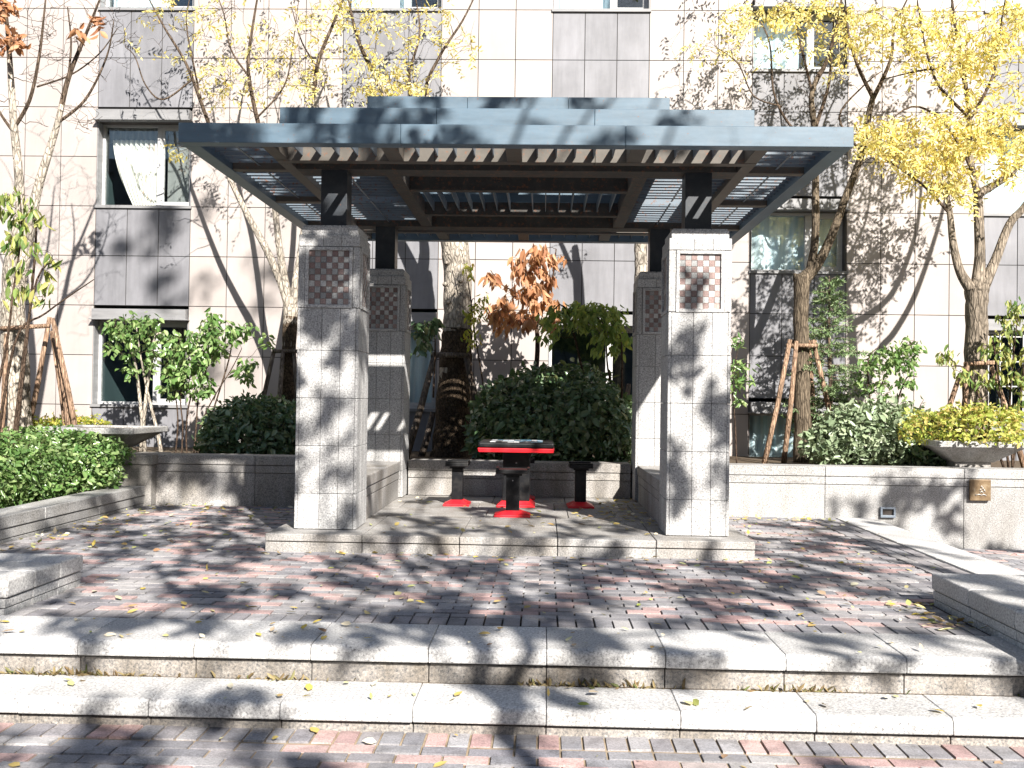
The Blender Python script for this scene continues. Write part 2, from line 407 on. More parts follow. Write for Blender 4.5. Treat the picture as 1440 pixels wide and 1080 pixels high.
t = thing('corner_pier', (-4.55, 11.36, 0), 'granite corner pier under the left bowl planter', 'pier')
mb = MB(); mb.box(-4.86, -4.24, 11.11, 11.65, -.03, .44); mb.build('pier_body', 'granite_worn', t, bevel=.006)
mb = MB(); mb.box(-4.88, -4.225, 11.095, 11.67, .445, .555); mb.build('coping', 'granite_worn', t, bevel=.008)
mb = MB(); mb.box(-7.4, -4.89, 11.2, 11.6, -.03, .50); tag(mb.build('planter_wall', 'granite_worn', bevel=.006), 'granite wall mostly hidden behind the left hedge', 'planter wall')
def low_block(x0, x1, y0, y1, label):
    t = thing('low_block', ((x0+x1)/2, (y0+y1)/2, 0), label, 'low wall')
    cop, bod = MB(), MB(); n = 3
    for k in range(n):
        a = y0+(y1-y0)*k/n+.002; c = y0+(y1-y0)*(k+1)/n-.002
        cop.box(x0, x1, a, c, .085, .185)
        bod.box(x0+.012, x1-.012, a, c, .03, .079); bod.box(x0+.016, x1-.016, a, c, LOW, .026)
    bod.box(x0+.03, x1-.03, y0+.02, y1-.02, LOW, .08)
    cop.build('coping', 'granite_step', t, bevel=.012, seg=3); bod.build('block_body', 'granite_step', t, bevel=.004)
low_block(-4.6, -2.905, 5.56, 6.50, 'light granite block at the left end of the steps')
low_block(2.40, 3.9, 4.75, 6.42, 'shaded granite block at the right end of the steps')
# planter soil
mb = MB(); mb.box(-7.5, 7.5, 11.6, 15.0, -.2, .44); tag(mb.build('soil_bed', 'soil'), kind='structure')
mb = MB(); mb.box(-7.5, -4.6, 5.5, 11.25, -.2, .12); tag(mb.build('hedge_soil', 'soil'), kind='structure')

# platform under the pergola
t = MB(); body = MB(); xs = np.linspace(-2.15, 1.655, 6)
for k in range(5):
    t.box(xs[k]+.003, xs[k+1]-.003, 8.00, 8.78, PT-.058, PT+random.uniform(-.001, .001))
    body.box(xs[k]+.003, xs[k+1]-.003, 8.012, 8.7, -.02, PT-.066)
for j, (ya, yb) in enumerate(((8.78, 9.42), (9.42, 10.06), (10.06, 10.72), (10.72, 11.37))):
    for k in range(5): t.box(xs[k]+.003+(.12 if j % 2 else 0), xs[k+1]-.003+(.12 if j % 2 and k < 4 else 0), ya+.003, yb-.003, PT-.058, PT+random.uniform(-.0015, .0015))
body.box(-2.12, 1.63, 8.04, 11.6, -.02, PT-.062)
for x0 in (-2.15, 1.655-.02):
    body.box(x0+.012, x0+.02, 8.7, 11.37, -.02, PT-.066)
t.v += body.v and []; o = t.build('platform', 'granite_worn', bevel=.006); tag(o, kind='structure')
tag(body.build('platform_base', 'granite_worn', bevel=.004), kind='structure')

# ------------------------------------------------------------------ pergola
PCX, PCY = -.245, 9.915
pg = thing('pergola', (PCX, PCY, PT), 'blue grey steel pergola with stepped louvered roof on four granite pillars', 'pergola')
HW = .25
def pillar(cx, cy):
    mb = MB(); S = HW
    mb.box(cx-S+.02, cx+S-.02, cy-S+.02, cy+S-.02, PT, 2.59)
    fr = [-1, -.2, .4, 1]
    zs = [PT+.004, .43, .815, 1.20, 1.585, 1.93]
    pz0, pz1 = 1.93, 2.425
    def clad(u0, u1, z0, z1, out=0., th=.024):
        for side in range(4):
            a, b_ = cx+u0*S, cx+u1*S
            g = .0013
            if side == 0: mb.box(cx+u0*S+g, cx+u1*S-g, cy-S-out, cy-S+th, z0+g, z1-g)
            if side == 1: mb.box(cx+S-th, cx+S+out, cy+u0*S+g, cy+u1*S-g, z0+g, z1-g)
            if side == 2: mb.box(cx+u0*S+g, cx+u1*S-g, cy+S-th, cy+S+out, z0+g, z1-g)
            if side == 3: mb.box(cx-S-out, cx-S+th, cy+u0*S+g, cy+u1*S-g, z0+g, z1-g)
    e = .93
    for k in range(5):
        for j in range(3):
            u0, u1 = max(fr[j], -.9), min(fr[j+1], .9)
            clad(u0, u1, zs[k], zs[k+1])
    for sx in (-1, 1):
        for sy in (-1, 1):
            for k in range(5):
                xa, xb = sorted((cx+sx*S*.90, cx+sx*S)); ya, yb = sorted((cy+sy*S*.90, cy+sy*S))
                mb.box(xa+.001, xb-.001, ya+.001, yb-.001, zs[k]+.002, zs[k+1]-.002)
    # panel zone: side strips, head course
    for sx in (-1, 1):
        for sy in (-1, 1):
            xa, xb = sorted((cx+sx*S*.78, cx+sx*S)); ya, yb = sorted((cy+sy*S*.78, cy+sy*S))
            mb.box(xa, xb, ya, yb, pz0+.004, pz1)
    for j in range(3):
        clad(max(fr[j], -.99), min(fr[j+1], .99), pz1+.004, 2.525)
    # recessed neck above
    n_ = HW-.03
    for j in range(3):
        u0, u1 = fr[j]*n_, fr[j+1]*n_
        mb.box(cx+u0+.002, cx+u1-.002, cy-n_, cy+n_, 2.528, 2.605)
    p = mb.build('pillar', 'granite_panel', pg, bevel=.003, seg=1)
    # chequered stone panels in a raised frame on each face
    ang = 0
    for side in range(4):
        fm, ck = MB(), MB()
        w_, h0, h1 = .77*S, pz0, pz1
        def put(m_, u0, u1, z0, z1, d0, d1, sh=0):
            if side == 0: m_.box(cx+u0, cx+u1, cy-S-d1, cy-S-d0, z0, z1, sh)
            elif side == 1: m_.box(cx+S+d0, cx+S+d1, cy+u0, cy+u1, z0, z1, sh)
            elif side == 2: m_.box(cx-u1, cx-u0, cy+S+d0, cy+S+d1, z0, z1, sh)
            else: m_.box(cx-S-d1, cx-S-d0, cy-u1, cy-u0, z0, z1, sh)
        b_ = .028
        put(fm, -w_, -w_+b_, h0, h1, -.03, .010); put(fm, w_-b_, w_, h0, h1, -.03, .010)
        put(fm, -w_+b_, w_-b_, h0, h0+b_, -.03, .010); put(fm, -w_+b_, w_-b_, h1-b_, h1, -.03, .010)
        fo = fm.build('panel_frame', 'granite_panel', p, bevel=.003, seg=1)
        iw, nz = 2*(w_-b_), 9
        cw = iw/7; ch = (h1-h0-2*b_)/nz
        for r in range(nz):
            for c in range(7):
                put(ck, -w_+b_+c*cw+.0012, -w_+b_+(c+1)*cw-.0012, h0+b_+r*ch+.0012, h0+b_+(r+1)*ch-.0012, -.03, -.010+random.uniform(-.001, .001), float((r+c) % 2 == 0))
        ck.build('checker_panel', 'checker', p, attr=True)
    return p
PX = (PCX-1.495, PCX+1.495); PY = (8.53, 11.30)
for cy in PY:
    for cx in PX: pillar(cx, cy)
ZB, ZT = 3.085, 3.232
def beam_rect(mb, hx, y0, y1, z0, z1, w_):
    for k in range(3):
        xa, xb = PCX-hx+2*hx*k/3, PCX-hx+2*hx*(k+1)/3
        mb.box(xa+(.001 if k else 0), xb-(.001 if k < 2 else 0), y0, y0+w_, z0, z1); mb.box(xa, xb, y1-w_, y1, z0, z1)
    mb.box(PCX-hx, PCX-hx+w_, y0+w_, y1-w_, z0, z1); mb.box(PCX+hx-w_, PCX+hx, y0+w_, y1-w_, z0, z1)
for cy in PY:
    for cx in PX:
        p = MB(); p.box(cx-.108, cx+.108, cy-.108, cy+.108, 2.59, ZB-.002); p.build('post', 'post_steel_shaded', pg, bevel=.004)
RY0, RY1, RX = 7.55, 12.28, 2.485
m = MB(); beam_rect(m, RX, RY0, RY1, ZB, ZT, .125); m.build('roof_frame', 'steel_paint', pg, bevel=.003, seg=1)
I1 = .58
m = MB(); beam_rect(m, RX-I1, RY0+I1, RY1-I1, ZB+.004, ZT-.004, .10)
LX = 1.495
for cx in (-.94, .0, .94):         # short ties between rings, front and back
    for ya, yb in ((RY0+.125, RY0+I1), (RY1-I1, RY1-.125)): m.box(PCX+cx-.06, PCX+cx+.06, ya, yb, ZB+.008, ZT-.012)
for cy in (8.53, 9.915, 11.3):
    for s in (-1, 1):
        xa, xb = sorted((PCX+s*(RX-.125), PCX+s*(RX-I1))); m.box(xa, xb, cy-.05, cy+.05, ZB+.008, ZT-.012)
for sx in (-1, 1):
    for sy in (0, 1):
        ya, yb = (RY0+.125, RY0+I1) if sy == 0 else (RY1-I1, RY1-.125)
        xc = PCX+sx*(RX-I1-.05); m.box(xc-.05, xc+.05, ya, yb, ZB+.008, ZT-.012)
m.build('inner_frame', 'brown_steel', pg, bevel=.003, seg=1)
m = MB()
for cy in PY: m.box(PCX-LX-.31, PCX+LX+.31, cy-.125, cy+.125, ZB-.002, ZT-.002)
for sx in (-1, 1): m.box(PCX+sx*1.04-.06, PCX+sx*1.04+.06, PY[0]+.125, PY[1]-.125, ZB+.002, ZT-.006)
for cy in (9.30, 10.53): m.box(PCX-.98, PCX+.98, cy-.05, cy+.05, ZB+.006, ZT-.010)
m.build('lintel_frame', 'rusty_shaded_beam', pg, bevel=.003, seg=1)
# upper tiers
I2, I3 = .60, 1.195
T2a, T2b, T3a, T3b = 3.262, 3.522, 3.545, 3.79
m = MB(); beam_rect(m, RX-I2, RY0+I2, RY1-I2, T2a, T2b, .10); beam_rect(m, RX-I3-.01, RY0+I3+.01, RY1-I3-.01, T2a+.01, T2b-.01, .09)
m.build('middle_tier', 'steel_paint', pg, bevel=.003, seg=1)
m = MB(); beam_rect(m, RX-I3, RY0+I3, RY1-I3, T3a, T3b, .10)
m.box(PCX-.05, PCX+.05, RY0+I3+.1, RY1-I3-.1, T3a+.01, T3b-.01)
m.build('top_tier', 'steel_paint', pg, bevel=.003, seg=1)
for sx in (-1, 0, 1):
    for sy in (-1, 0, 1):
        if sx or sy:
            x, y = PCX+sx*(RX-I2-.05), PCY+sy*((RY1-RY0)/2-I2-.05); m = MB(); m.box(x-.03, x+.03, y-.03, y+.03, ZT-.006, T2a+.002); m.build('stub', 'steel_paint', pg)
            x, y = PCX+sx*(RX-I3-.05), PCY+sy*((RY1-RY0)/2-I3-.05); m = MB(); m.box(x-.03, x+.03, y-.03, y+.03, T2b-.012, T3a+.002); m.build('stub', 'steel_paint', pg)
def louvers(x0, x1, y0, y1, z0, z1, along, pitch, lean, name='louver_band', tie=False):
    mb = MB(); th = .010
    if along == 'y':          # blades run in y, spaced in x, leaning in x
        n = int((x1-x0)/pitch); off = ((x1-x0)-n*pitch)/2
        for k in range(n):
            x = x0+off+(k+.5)*pitch
            mb.slab([(x-lean/2, y0, z0), (x-lean/2, y1, z0), (x+lean/2, y1, z1), (x+lean/2, y0, z1)], (th, 0, 0))
    else:
        n = int((y1-y0)/pitch); off = ((y1-y0)-n*pitch)/2
        for k in range(n):
            y = y0+off+(k+.5)*pitch
            mb.slab([(x0, y-lean/2, z0), (x1, y-lean/2, z0), (x1, y+lean/2, z1), (x0, y+lean/2, z1)], (0, th, 0))
    if tie:
        xm = (x0+x1)/2; mb.box(xm-.008, xm+.008, y0, y1, z0-.006, z0-.001)
    return mb.build(name, 'louver_paint', pg)
X0, X1 = PCX-RX, PCX+RX
zl0, zl1 = ZB+.045, ZT-.012
fx = [X0+I1+.1, PCX-.94-.06, PCX-.94+.06, PCX-.06, PCX+.06, PCX+.94-.06, PCX+.94+.06, X1-I1-.1]
for ya, yb in ((RY0+.125, RY0+I1), (RY1-I1, RY1-.125)):
    for k in range(0, 8, 2): louvers(fx[k], fx[k+1], ya, yb, zl0, zl1, 'y', .148, 0)
sy_ = [RY0+.125, 8.48, 8.58, 9.865, 9.965, 11.25, 11.35, RY1-.125]
for xa, xb in ((X0+.125, X0+I1), (X1-I1, X1-.125)):
    for k in range(0, 8, 2): louvers(xa, xb, sy_[k], sy_[k+1], zl0, zl1, 'x', .125, 0, tie=True)
# bands between the lintels
for xa, xb in ((X0+I1+.1, PCX-1.10), (PCX+1.10, X1-I1-.1)):
    for ya, yb in ((8.655, 9.88), (9.95, 11.175)): louvers(xa, xb, ya, yb, zl0, zl1, 'x', .125, 0, tie=True)
for ya, yb in ((9.35, 10.48),): louvers(PCX-.98, PCX-.03, ya, yb, zl0, zl1, 'y', .13, 0); louvers(PCX+.03, PCX+.98, ya, yb, zl0, zl1, 'y', .13, 0)
# middle tier bands and top field
a0, a1, b0, b1 = X0+I2+.1, X1-I2-.1, RY0+I2+.1, RY1-I2-.1
c0, c1, d0, d1 = X0+I3+.01, X1-I3-.01, RY0+I3+.01, RY1-I3-.01
louvers(c0+.1, PCX-.05, d0+.1, d1-.1, T3b-.092, T3b-.012, 'x', .15, 0); louvers(PCX+.05, c1-.1, d0+.1, d1-.1, T3b-.092, T3b-.012, 'x', .15, 0)

# ------------------------------------------------------------------ game table and stools
TX, TY = -.25, 10.42
t = thing('game_table', (TX, TY, PT), 'square black game table with red edge and printed board under the pergola', 'table')
m = MB(); m.box(TX-.37, TX+.37, TY-.37, TY+.37, .737, .792); m.build('tabletop', 'black_paint', t, bevel=.018, seg=3)
m = MB(); m.frustum(TX, TY, .694, .7355, .366, .366, .376, .376); m.build('red_rim', 'red_paint', t, bevel=.006)
m = MB(); m.box(TX-.135, TX+.135, TY-.135, TY+.135, .20, .693); m.build('pedestal', 'black_paint', t, bevel=.010)
m = MB(); m.frustum(TX, TY, PT+.022, PT+.062, .185, .185, .14, .14); m.box(TX-.19, TX+.19, TY-.19, TY+.19, PT, PT+.0215); m.build('foot', 'red_paint', t, bevel=.004)
m = MB(); rb = random.Random(3); s_ = .058
for r in range(10):
    for c in range(9):
        x, y = TX-.261+c*s_, TY-.29+r*s_
        sh = rb.choice([0, 0, 0, .5, .5, .9])
        m.box(x+.002, x+s_-.002, y+.002, y+s_-.002, .79, .7945, sh)
m.build('game_board', 'game_board', t, attr=True)
m = MB(); m.tube([(TX, TY-.1345, .58), (TX, TY-.142, .58)], .009, 8); m.build('bolt', 'hood_metal', t)
def make_stool(loc, label):
    x, y, z = loc
    t = thing('stool', loc, label, 'stool', 'black and red stools round the game table')
    m = MB(); m.box(x-.155, x+.155, y-.115, y+.115, z+.395, z+.432)
    m.box(x-.155, x-.13, y-.115, y+.115, z+.4325, z+.447); m.box(x+.13, x+.155, y-.115, y+.115, z+.4325, z+.447)
    m.build('seat', 'black_paint', t, bevel=.006)
    m = MB(); m.box(x-.085, x+.085, y-.075, y+.075, z+.375, z+.394); m.build('seat_plate', 'black_paint', t)
    m = MB(); m.box(x-.062, x+.062, y-.055, y+.055, z+.045, z+.374); m.build('post', 'black_paint', t, bevel=.006)
    m = MB(); m.box(x-.165, x+.165, y-.13, y+.13, z, z+.0215); m.frustum(x, y, z+.022, z+.056, .158, .123, .07, .06); m.build('foot', 'red_paint', t, bevel=.003)
    m = MB(); m.tube([(x, y-.0545, z+.33), (x, y-.060, z+.33)], .006, 8); m.build('bolt', 'hood_metal', t)
    return t
s0 = make_stool((TX-.01, 9.50, PT), 'nearest black stool standing in front of the game table pedestal')
s1 = copy_tree(s0); s1.location = (-.845, 10.42, PT); s1.rotation_euler.z = R(90); s1['label'] = 'black stool left of the game table with a red foot'
s2 = copy_tree(s0); s2.location = (.395, 10.42, PT); s2.rotation_euler.z = R(-88); s2['label'] = 'black stool right of the game table with a red foot'
s3 = copy_tree(s0); s3.location = (TX+.02, 11.12, PT); s3.rotation_euler.z = R(180); s3['label'] = 'black stool mostly hidden behind the game table pedestal'

# ------------------------------------------------------------------ building
WY = 15.0
bd = thing('building', (0, WY, LOW), 'pale stone clad apartment building with grey window columns behind the trees', 'building')
RH = .7335; Z0 = 1.047
rows = [Z0+RH*k for k in range(-2, 14)]; rows[0] = LOW-.05
cols = dict(A=(-6.63, -5.22), B=(-3.0, -1.55), C=(.079, 1.487), D=(2.983, 4.36), E=(6.32, 7.75), Z=(-10.2, -8.8))
light = [(-12.5, -10.2, 4), (-8.8, -6.63, 4), (-5.22, -3.0, 4), (-1.55, .079, 3), (1.487, 2.983, 3), (4.36, 6.32, 4), (7.75, 11.5, 7)]
g = .0055
for x0, x1, n in light:
    lt = MB()
    for k in range(n):
        a, c = x0+(x1-x0)*k/n, x0+(x1-x0)*(k+1)/n
        for r in range(len(rows)-1): lt.box(a+g, c-g, WY+random.uniform(-.0015, .0015), WY+.03, rows[r]+g, rows[r+1]-g)
    lt.build('wall', 'light_tile', bd)
wins = {}
for nme, (x0, x1) in cols.items():
    ops = [(1.28-RH*1.5, 1.28), (3.12, 4.215), (6.05, 7.145), (8.98, 10.07)] if nme == 'D' else [(rows[2], rows[4]), (rows[6], rows[8]), (rows[10], rows[12])]
    wins[nme] = ops
    zz = rows[0]
    segs = []
    for o0, o1 in ops: segs.append((zz, o0)); zz = o1
    segs.append((zz, rows[-1]))
    for s0_, s1_ in segs:
        if s1_-s0_ < .05: continue
        n = max(1, round((s1_-s0_)/.72)); dk = MB()
        for r in range(n):
            za, zb = s0_+(s1_-s0_)*r/n, s0_+(s1_-s0_)*(r+1)/n
            for k in range(3):
                a, c = x0+(x1-x0)*k/3, x0+(x1-x0)*(k+1)/3
                dk.box(a+g, c-g, WY+.002+random.uniform(-.0015, .0015), WY+.03, za+g, zb-g)
        dk.build('grey_cladding', 'dark_tile', bd)
bk = MB()
# backing wall with openings left free
xsb = sorted([-12.5, 11.5]+[x for c in cols.values() for x in c])
for i in range(len(xsb)-1):
    a, c = xsb[i], xsb[i+1]
    nm = next((k for k, v_ in cols.items() if abs(v_[0]-a) < 1e-6), None)
    zz = rows[0]
    for o0, o1 in (wins[nm] if nm else []): bk.box(a, c, WY+.012, WY+.30, zz, o0); zz = o1
    bk.box(a, c, WY+.012, WY+.30, zz, rows[-1])
bk.build('backing_wall', 'joint', bd)
def window(x0, x1, z0, z1, frame='white_frame', curtain=None, dark_side=False, split=.62):
    hood = .30; yg = WY+.20
    fr = MB()
    t_ = .05; zt = z1-.20
    fr.box(x0, x0+t_, yg-.03, yg+.04, z0, zt); fr.box(x1-t_, x1, yg-.03, yg+.04, z0, zt)
    fr.box(x0+t_, x1-t_, yg-.03, yg+.04, z0, z0+t_); fr.box(x0+t_, x1-t_, yg-.03, yg+.04, zt-t_, zt)
    xm = x0+(x1-x0)*split; fr.box(xm-.035, xm+.035, yg-.04, yg+.03, z0+t_, zt-t_)
    f = fr.build('window', frame, bd, bevel=.004, seg=1)
    sa = MB()   # opening sash
    xa, xb = xm+.035, x1-t_
    sa.box(xa, xa+.035, yg-.035, yg+.01, z0+t_, zt-t_); sa.box(xb-.035, xb, yg-.035, yg+.01, z0+t_, zt-t_)
    sa.box(xa+.035, xb-.035, yg-.035, yg+.01, z0+t_, z0+t_+.05); sa.box(xa+.035, xb-.035, yg-.035, yg+.01, zt-t_-.05, zt-t_)
    sa.build('sash', frame, f)
    p = MB(); p.box(x0+t_, xm-.035, yg-.003, yg+.003, z0+t_, zt-t_); p.build('pane', 'pane_glass', f)
    p = MB(); p.box(xa+.035, xb-.035, yg-.018, yg-.012, z0+t_+.05, zt-t_-.05); p.build('pane', 'pane_glass', f)
    h = MB(); h.box(x0+.01, x1-.01, WY-.10, yg+.05, z1-.20, z1-.055); h.box(x0-.02, x1+.02, WY-.13, WY-.102, z1-.215, z1-.20); h.box(x0+.01, x1-.01, WY+.02, yg+.05, z1-.053, z1-.045)
    h.box(x0-.02, x1+.02, WY-.10, WY+.02, z1-.215, z1-.2005)
    h.build('hood', 'hood_metal', f)
    so_ = MB(); so_.box(x0+.005, x1-.005, WY+.03, yg-.032, z1-.216, z1-.2005); so_.build('soffit', 'dark_metal', f)
    s = MB(); s.box(x0-.02, x1+.02, WY-.03, yg-.03, z0-.03, z0+.012); s.build('sill', 'hood_metal', f)
    rv = MB(); rw = MB(); rv.box(x0-.001, x0+.012, WY+.004, yg-.032, z0+.013, z1-.22); rw.box(x1-.012, x1+.001, WY+.004, yg-.032, z0+.013, z1-.22)
    for q in (rv, rw): q.build('reveal', 'dark_metal' if dark_side else 'hood_metal', f)
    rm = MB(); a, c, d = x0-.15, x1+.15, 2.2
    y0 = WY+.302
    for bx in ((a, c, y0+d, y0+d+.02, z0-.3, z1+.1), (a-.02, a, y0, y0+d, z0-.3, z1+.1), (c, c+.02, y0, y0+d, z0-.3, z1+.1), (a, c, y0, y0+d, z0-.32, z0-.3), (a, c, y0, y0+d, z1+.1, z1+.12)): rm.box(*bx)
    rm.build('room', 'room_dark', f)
    return f
def drape(f, x0, x1, z0, z1, mat, gather=None, y=WY+.30, amp=.025, waves=9):
    mb = MB(); nx, nz = 60, 24
    for j in range(nz+1):
        v_ = j/nz
        for i in range(nx+1):
            u_ = i/nx
            if gather:      # hangs from the rod and is swept aside and tied near its foot
                l = x0+(gather[0]-x0)*v_**1.7; r_ = x1+(gather[1]-x1)*v_**2.2
            else: l, r_ = x0, x1
            sag = (.12*math.sin(u_*math.pi)*v_*(gather is not None))
            mb.v.append((l+(r_-l)*u_, y+amp*math.sin(u_*waves*6.283+v_*1.2), z1+(z0-z1)*v_+sag*(-.3)))
    for j in range(nz):
        for i in range(nx):
            k = j*(nx+1)+i; mb.f.append((k, k+1, k+nx+2, k+nx+1)); mb.a.append(0)
    o = mb.build('curtain', mat, f, smooth=True); sm = o.modifiers.new('thick', 'SOLIDIFY'); sm.thickness = .004; return o
for nm, ops in wins.items():
    x0, x1 = cols[nm]
    for k, (z0, z1) in enumerate(ops):
        f = window(x0, x1, z0, z1, dark_side=(nm == 'D'))
        if nm == 'A' and k == 1:
            drape(f, x0+.12, x0+.80, z0+.02, z1-.42, 'cloth', gather=(x0+.46, x0+.80), y=WY+.27)
            drape(f, x0+.62, x0+.84, z0+.04, z1-.45, 'cloth_peach', gather=(x0+.50, x0+.70), y=WY+.305, waves=3)
            drape(f, x0+.05, x0+.90, z1-.46, z1-.22, 'interior_grey', y=WY+.32)
            drape(f, x0+.95, x1-.02, z0, z1-.22, 'interior_grey', y=WY+.30, amp=.006, waves=2)
        elif nm in 'DE' and k == 1: drape(f, x0+.04, x1-.04, z0, z1-.2, 'curtain_pale', y=WY+.33, waves=5)
        elif nm == 'D' and k in (0, 2): drape(f, x0+.04, x0+.75, z0, z1-.2, 'curtain_pale', y=WY+.33, waves=5)
        elif nm == 'B' and k == 0: drape(f, x0+.75, x1-.02, z0, z1-.2, 'curtain_pale', y=WY+.33, waves=4)
        elif k == 2: drape(f, x0+.04, x1-.5, z0, z1-.2, 'curtain_pale', y=WY+.36, waves=5)
        if nm == 'E' and k == 0:
            gr = MB()
            for z in np.linspace(z0+.1, z1-.3, 4): gr.box(x0+.02, x1-.02, WY-.03, WY-.015, z-.008, z+.008)
            for x in np.linspace(x0+.06, x1-.06, 9): gr.box(x-.007, x+.007, WY-.045, WY-.031, z0, z1-.24)
            gr.build('grille', 'white_frame', f)

# ------------------------------------------------------------------ plaque, recessed lamp, bowls
t = thing('plaque', (4.385, 11.02, .40), 'square bronze plaque with a worn emblem on the sunlit planter wall', 'plaque')
p0, p1 = at(1363, 674, 11.06), at(1392, 704, 11.06)
m = MB(); m.box(p0[0], p1[0], 11.035, 11.068, p1[2], p0[2]); m.build('plate', 'bronze', t, bevel=.004)
m = MB(); cx, cz = (p0[0]+p1[0])/2+.01, (p0[2]+p1[2])/2-.015
for dx, dz, a, b_ in ((-.03, -.04, .035, .012), (.02, -.04, .03, .012), (0, -.015, .018, .02), (.012, .02, .012, .022), (-.012, .012, .010, .014), (.03, .0, .008, .02), (.0, .045, .010, .014)):
    m.tube([(cx+dx-a, 11.034, cz+dz), (cx+dx, 11.030, cz+dz+b_), (cx+dx+a, 11.034, cz+dz)], .006, 6)
m.build('emblem', 'bronze_emblem', t, smooth=True)
for x in (p0[0]+.03, p0[0]+.12):
    pass
t = thing('wall_lamp', (3.55, 11.05, .08), 'small grey recessed step lamp low in the sunlit planter wall', 'lamp')
q0, q1 = at(1238, 713, 11.06), at(1259, 728, 11.06)
m = MB(); a, c, za, zb = q0[0], q1[0], q1[2], q0[2]
m.box(a, c, 11.045, 11.09, zb-.02, zb); m.box(a, c, 11.045, 11.09, za, za+.025); m.box(a, a+.02, 11.045, 11.09, za+.025, zb-.02); m.box(c-.02, c, 11.045, 11.09, za+.025, zb-.02)
m.build('bezel', 'lamp_grey', t, bevel=.003)
m = MB(); m.slab([(a+.02, 11.078, za+.025), (c-.02, 11.078, za+.025), (c-.02, 11.07, zb-.02), (a+.02, 11.07, zb-.02)], (0, .004, 0)); m.build('lens', 'dark_metal', t)
def bowl(cx, cy, z, W, label):
    t = thing('bowl_planter', (cx, cy, z), label, 'planter', 'square stone bowl planters on the walls')
    h = W/2
    m = MB(); m.box(cx-h, cx+h, cy-h, cy-h+.07, z+.225, z+.29); m.box(cx-h, cx+h, cy+h-.07, cy+h, z+.225, z+.29)
    m.box(cx-h, cx-h+.07, cy-h+.07, cy+h-.07, z+.225, z+.29); m.box(cx+h-.07, cx+h, cy-h+.07, cy+h-.07, z+.225, z+.29)
    m.build('rim', 'granite', t, bevel=.008)
    m = MB(); m.frustum(cx, cy, z+.055, z+.224, h*.44, h*.44, h*.93, h*.93); m.build('bowl', 'granite_worn', t, bevel=.006)
    m = MB(); m.box(cx-h*.40, cx+h*.40, cy-h*.40, cy+h*.40, z-.02, z+.054); m.build('foot', 'granite_worn', t, bevel=.006)
    m = MB(); m.box(cx-h+.07, cx+h-.07, cy-h+.07, cy+h-.07, z+.226, z+.265); m.build('planting_soil', 'soil', t)
    return t
bowl(-4.93, 11.50, .55, 1.06, 'square stone bowl planter with bare soil beside the left hedge')
bowl(4.72, 11.62, .545, .96, 'square stone bowl planter overflowing with yellow green shrub on the sunlit wall')

# ------------------------------------------------------------------ plants
def smooth_path(P, r, n=5):
    P = np.array(P, float); out, rr = [], []
    for i in range(len(P)-1):
        p0 = P[max(i-1, 0)]; p1 = P[i]; p2 = P[i+1]; p3 = P[min(i+2, len(P)-1)]
        for k in range(n):
            t = k/n
            out.append(.5*((2*p1)+(-p0+p2)*t+(2*p0-5*p1+4*p2-p3)*t*t+(-p0+3*p1-3*p2+p3)*t**3)); rr.append(r[i]+(r[i+1]-r[i])*t)
    out.append(P[-1]); rr.append(r[-1]); return out, rr
class Tree:
    """limbs drawn through given points; twigs then reach out to every spray of leaves"""
    def __init__(s, seed, thin=.034): s.thin = thin; s.br = MB(); s.mb = MB(); s.tw = MB(); s.N = []; s.Rr = []; s.g = np.random.default_rng(seed); s.tips = []
    def limb(s, pts, rad, n=9, wob=.0):
        p, r = smooth_path(pts, rad)
        if wob:
            p = [q+s.g.normal(0, wob, 3)*(0 < i < len(p)-1) for i, q in enumerate(p)]
        k = next((i for i, q in enumerate(r) if q < s.thin), len(r))
        if k > 1: s.mb.tube(p[:k+1], r[:k+1], n)
        if k < len(r) and max(rad) > .0105: s.br.tube(p[max(k-1, 0):], r[max(k-1, 0):], 7)
        elif k > 1: pass
        else: s.tw.tube(p, r, 5, cap=False)
        s.N += [np.asarray(q) for q in p]; s.Rr += list(r); return s
    def knot(s, c, r):
        s.mb.tube([np.array(c)+np.array((0, -r*.2, 0)), np.array(c)+np.array((0, -r, r*.2))], [r*.8, r*.45], 8)
    def reach(s, A, rmax=.012, wob=.05, lift=.0, up=.1):
        A = np.asarray(A); N = np.array(s.N); d = np.array([np.min(np.linalg.norm(N-a, axis=1)) for a in A])
        NN = np.zeros((len(N)+len(A)*6, 3)); NN[:len(N)] = N; RR = np.zeros(len(NN)); RR[:len(N)] = s.Rr; c = len(N)
        for i in np.argsort(d):
            a = A[i]; q = NN[:c]; dd = q-a
            dist = np.linalg.norm(dd, axis=1)+np.maximum(dd[:, 2], 0)*1.2     # prefer starting from below
            k = int(np.argmin(dist)); st = NN[k]; L = np.linalg.norm(a-st)
            if L < .02: s.tips.append((a, a-st)); continue
            r0 = min(max(RR[k]*.62, .0028), rmax, .003+.008*L)
            pts = [st]; nseg = 5
            for j in range(1, nseg):
                t = j/nseg; p = st+(a-st)*t+s.g.normal(0, wob*L*.5, 3)+np.array((0, 0, up*L*math.sin(t*math.pi))); pts.append(p)
            pts.append(a); rad = np.linspace(r0, .0022, nseg+1)
            s.tw.tube(pts, rad, 4, cap=False)
            for p, rr in zip(pts[1:], rad[1:]): NN[c] = p; RR[c] = rr; c += 1
            s.tips.append((a, a-pts[-2]))
        s.N = list(NN[:c]); s.Rr = list(RR[:c])
    def twiglets(s, n, L=(.1, .35), r=.003):
        N = np.array(s.N); idx = s.g.integers(0, len(N), n)
        for i in idx:
            d = s.g.normal(size=3); d[2] = abs(d[2])*.8; d /= np.linalg.norm(d); l = s.g.uniform(*L)
            p1 = N[i]+d*l*.5+s.g.normal(0, .02, 3); p2 = N[i]+d*l+s.g.normal(0, .05, 3)
            s.tw.tube([N[i], p1, p2], [r, r*.8, r*.5], 3, cap=False)
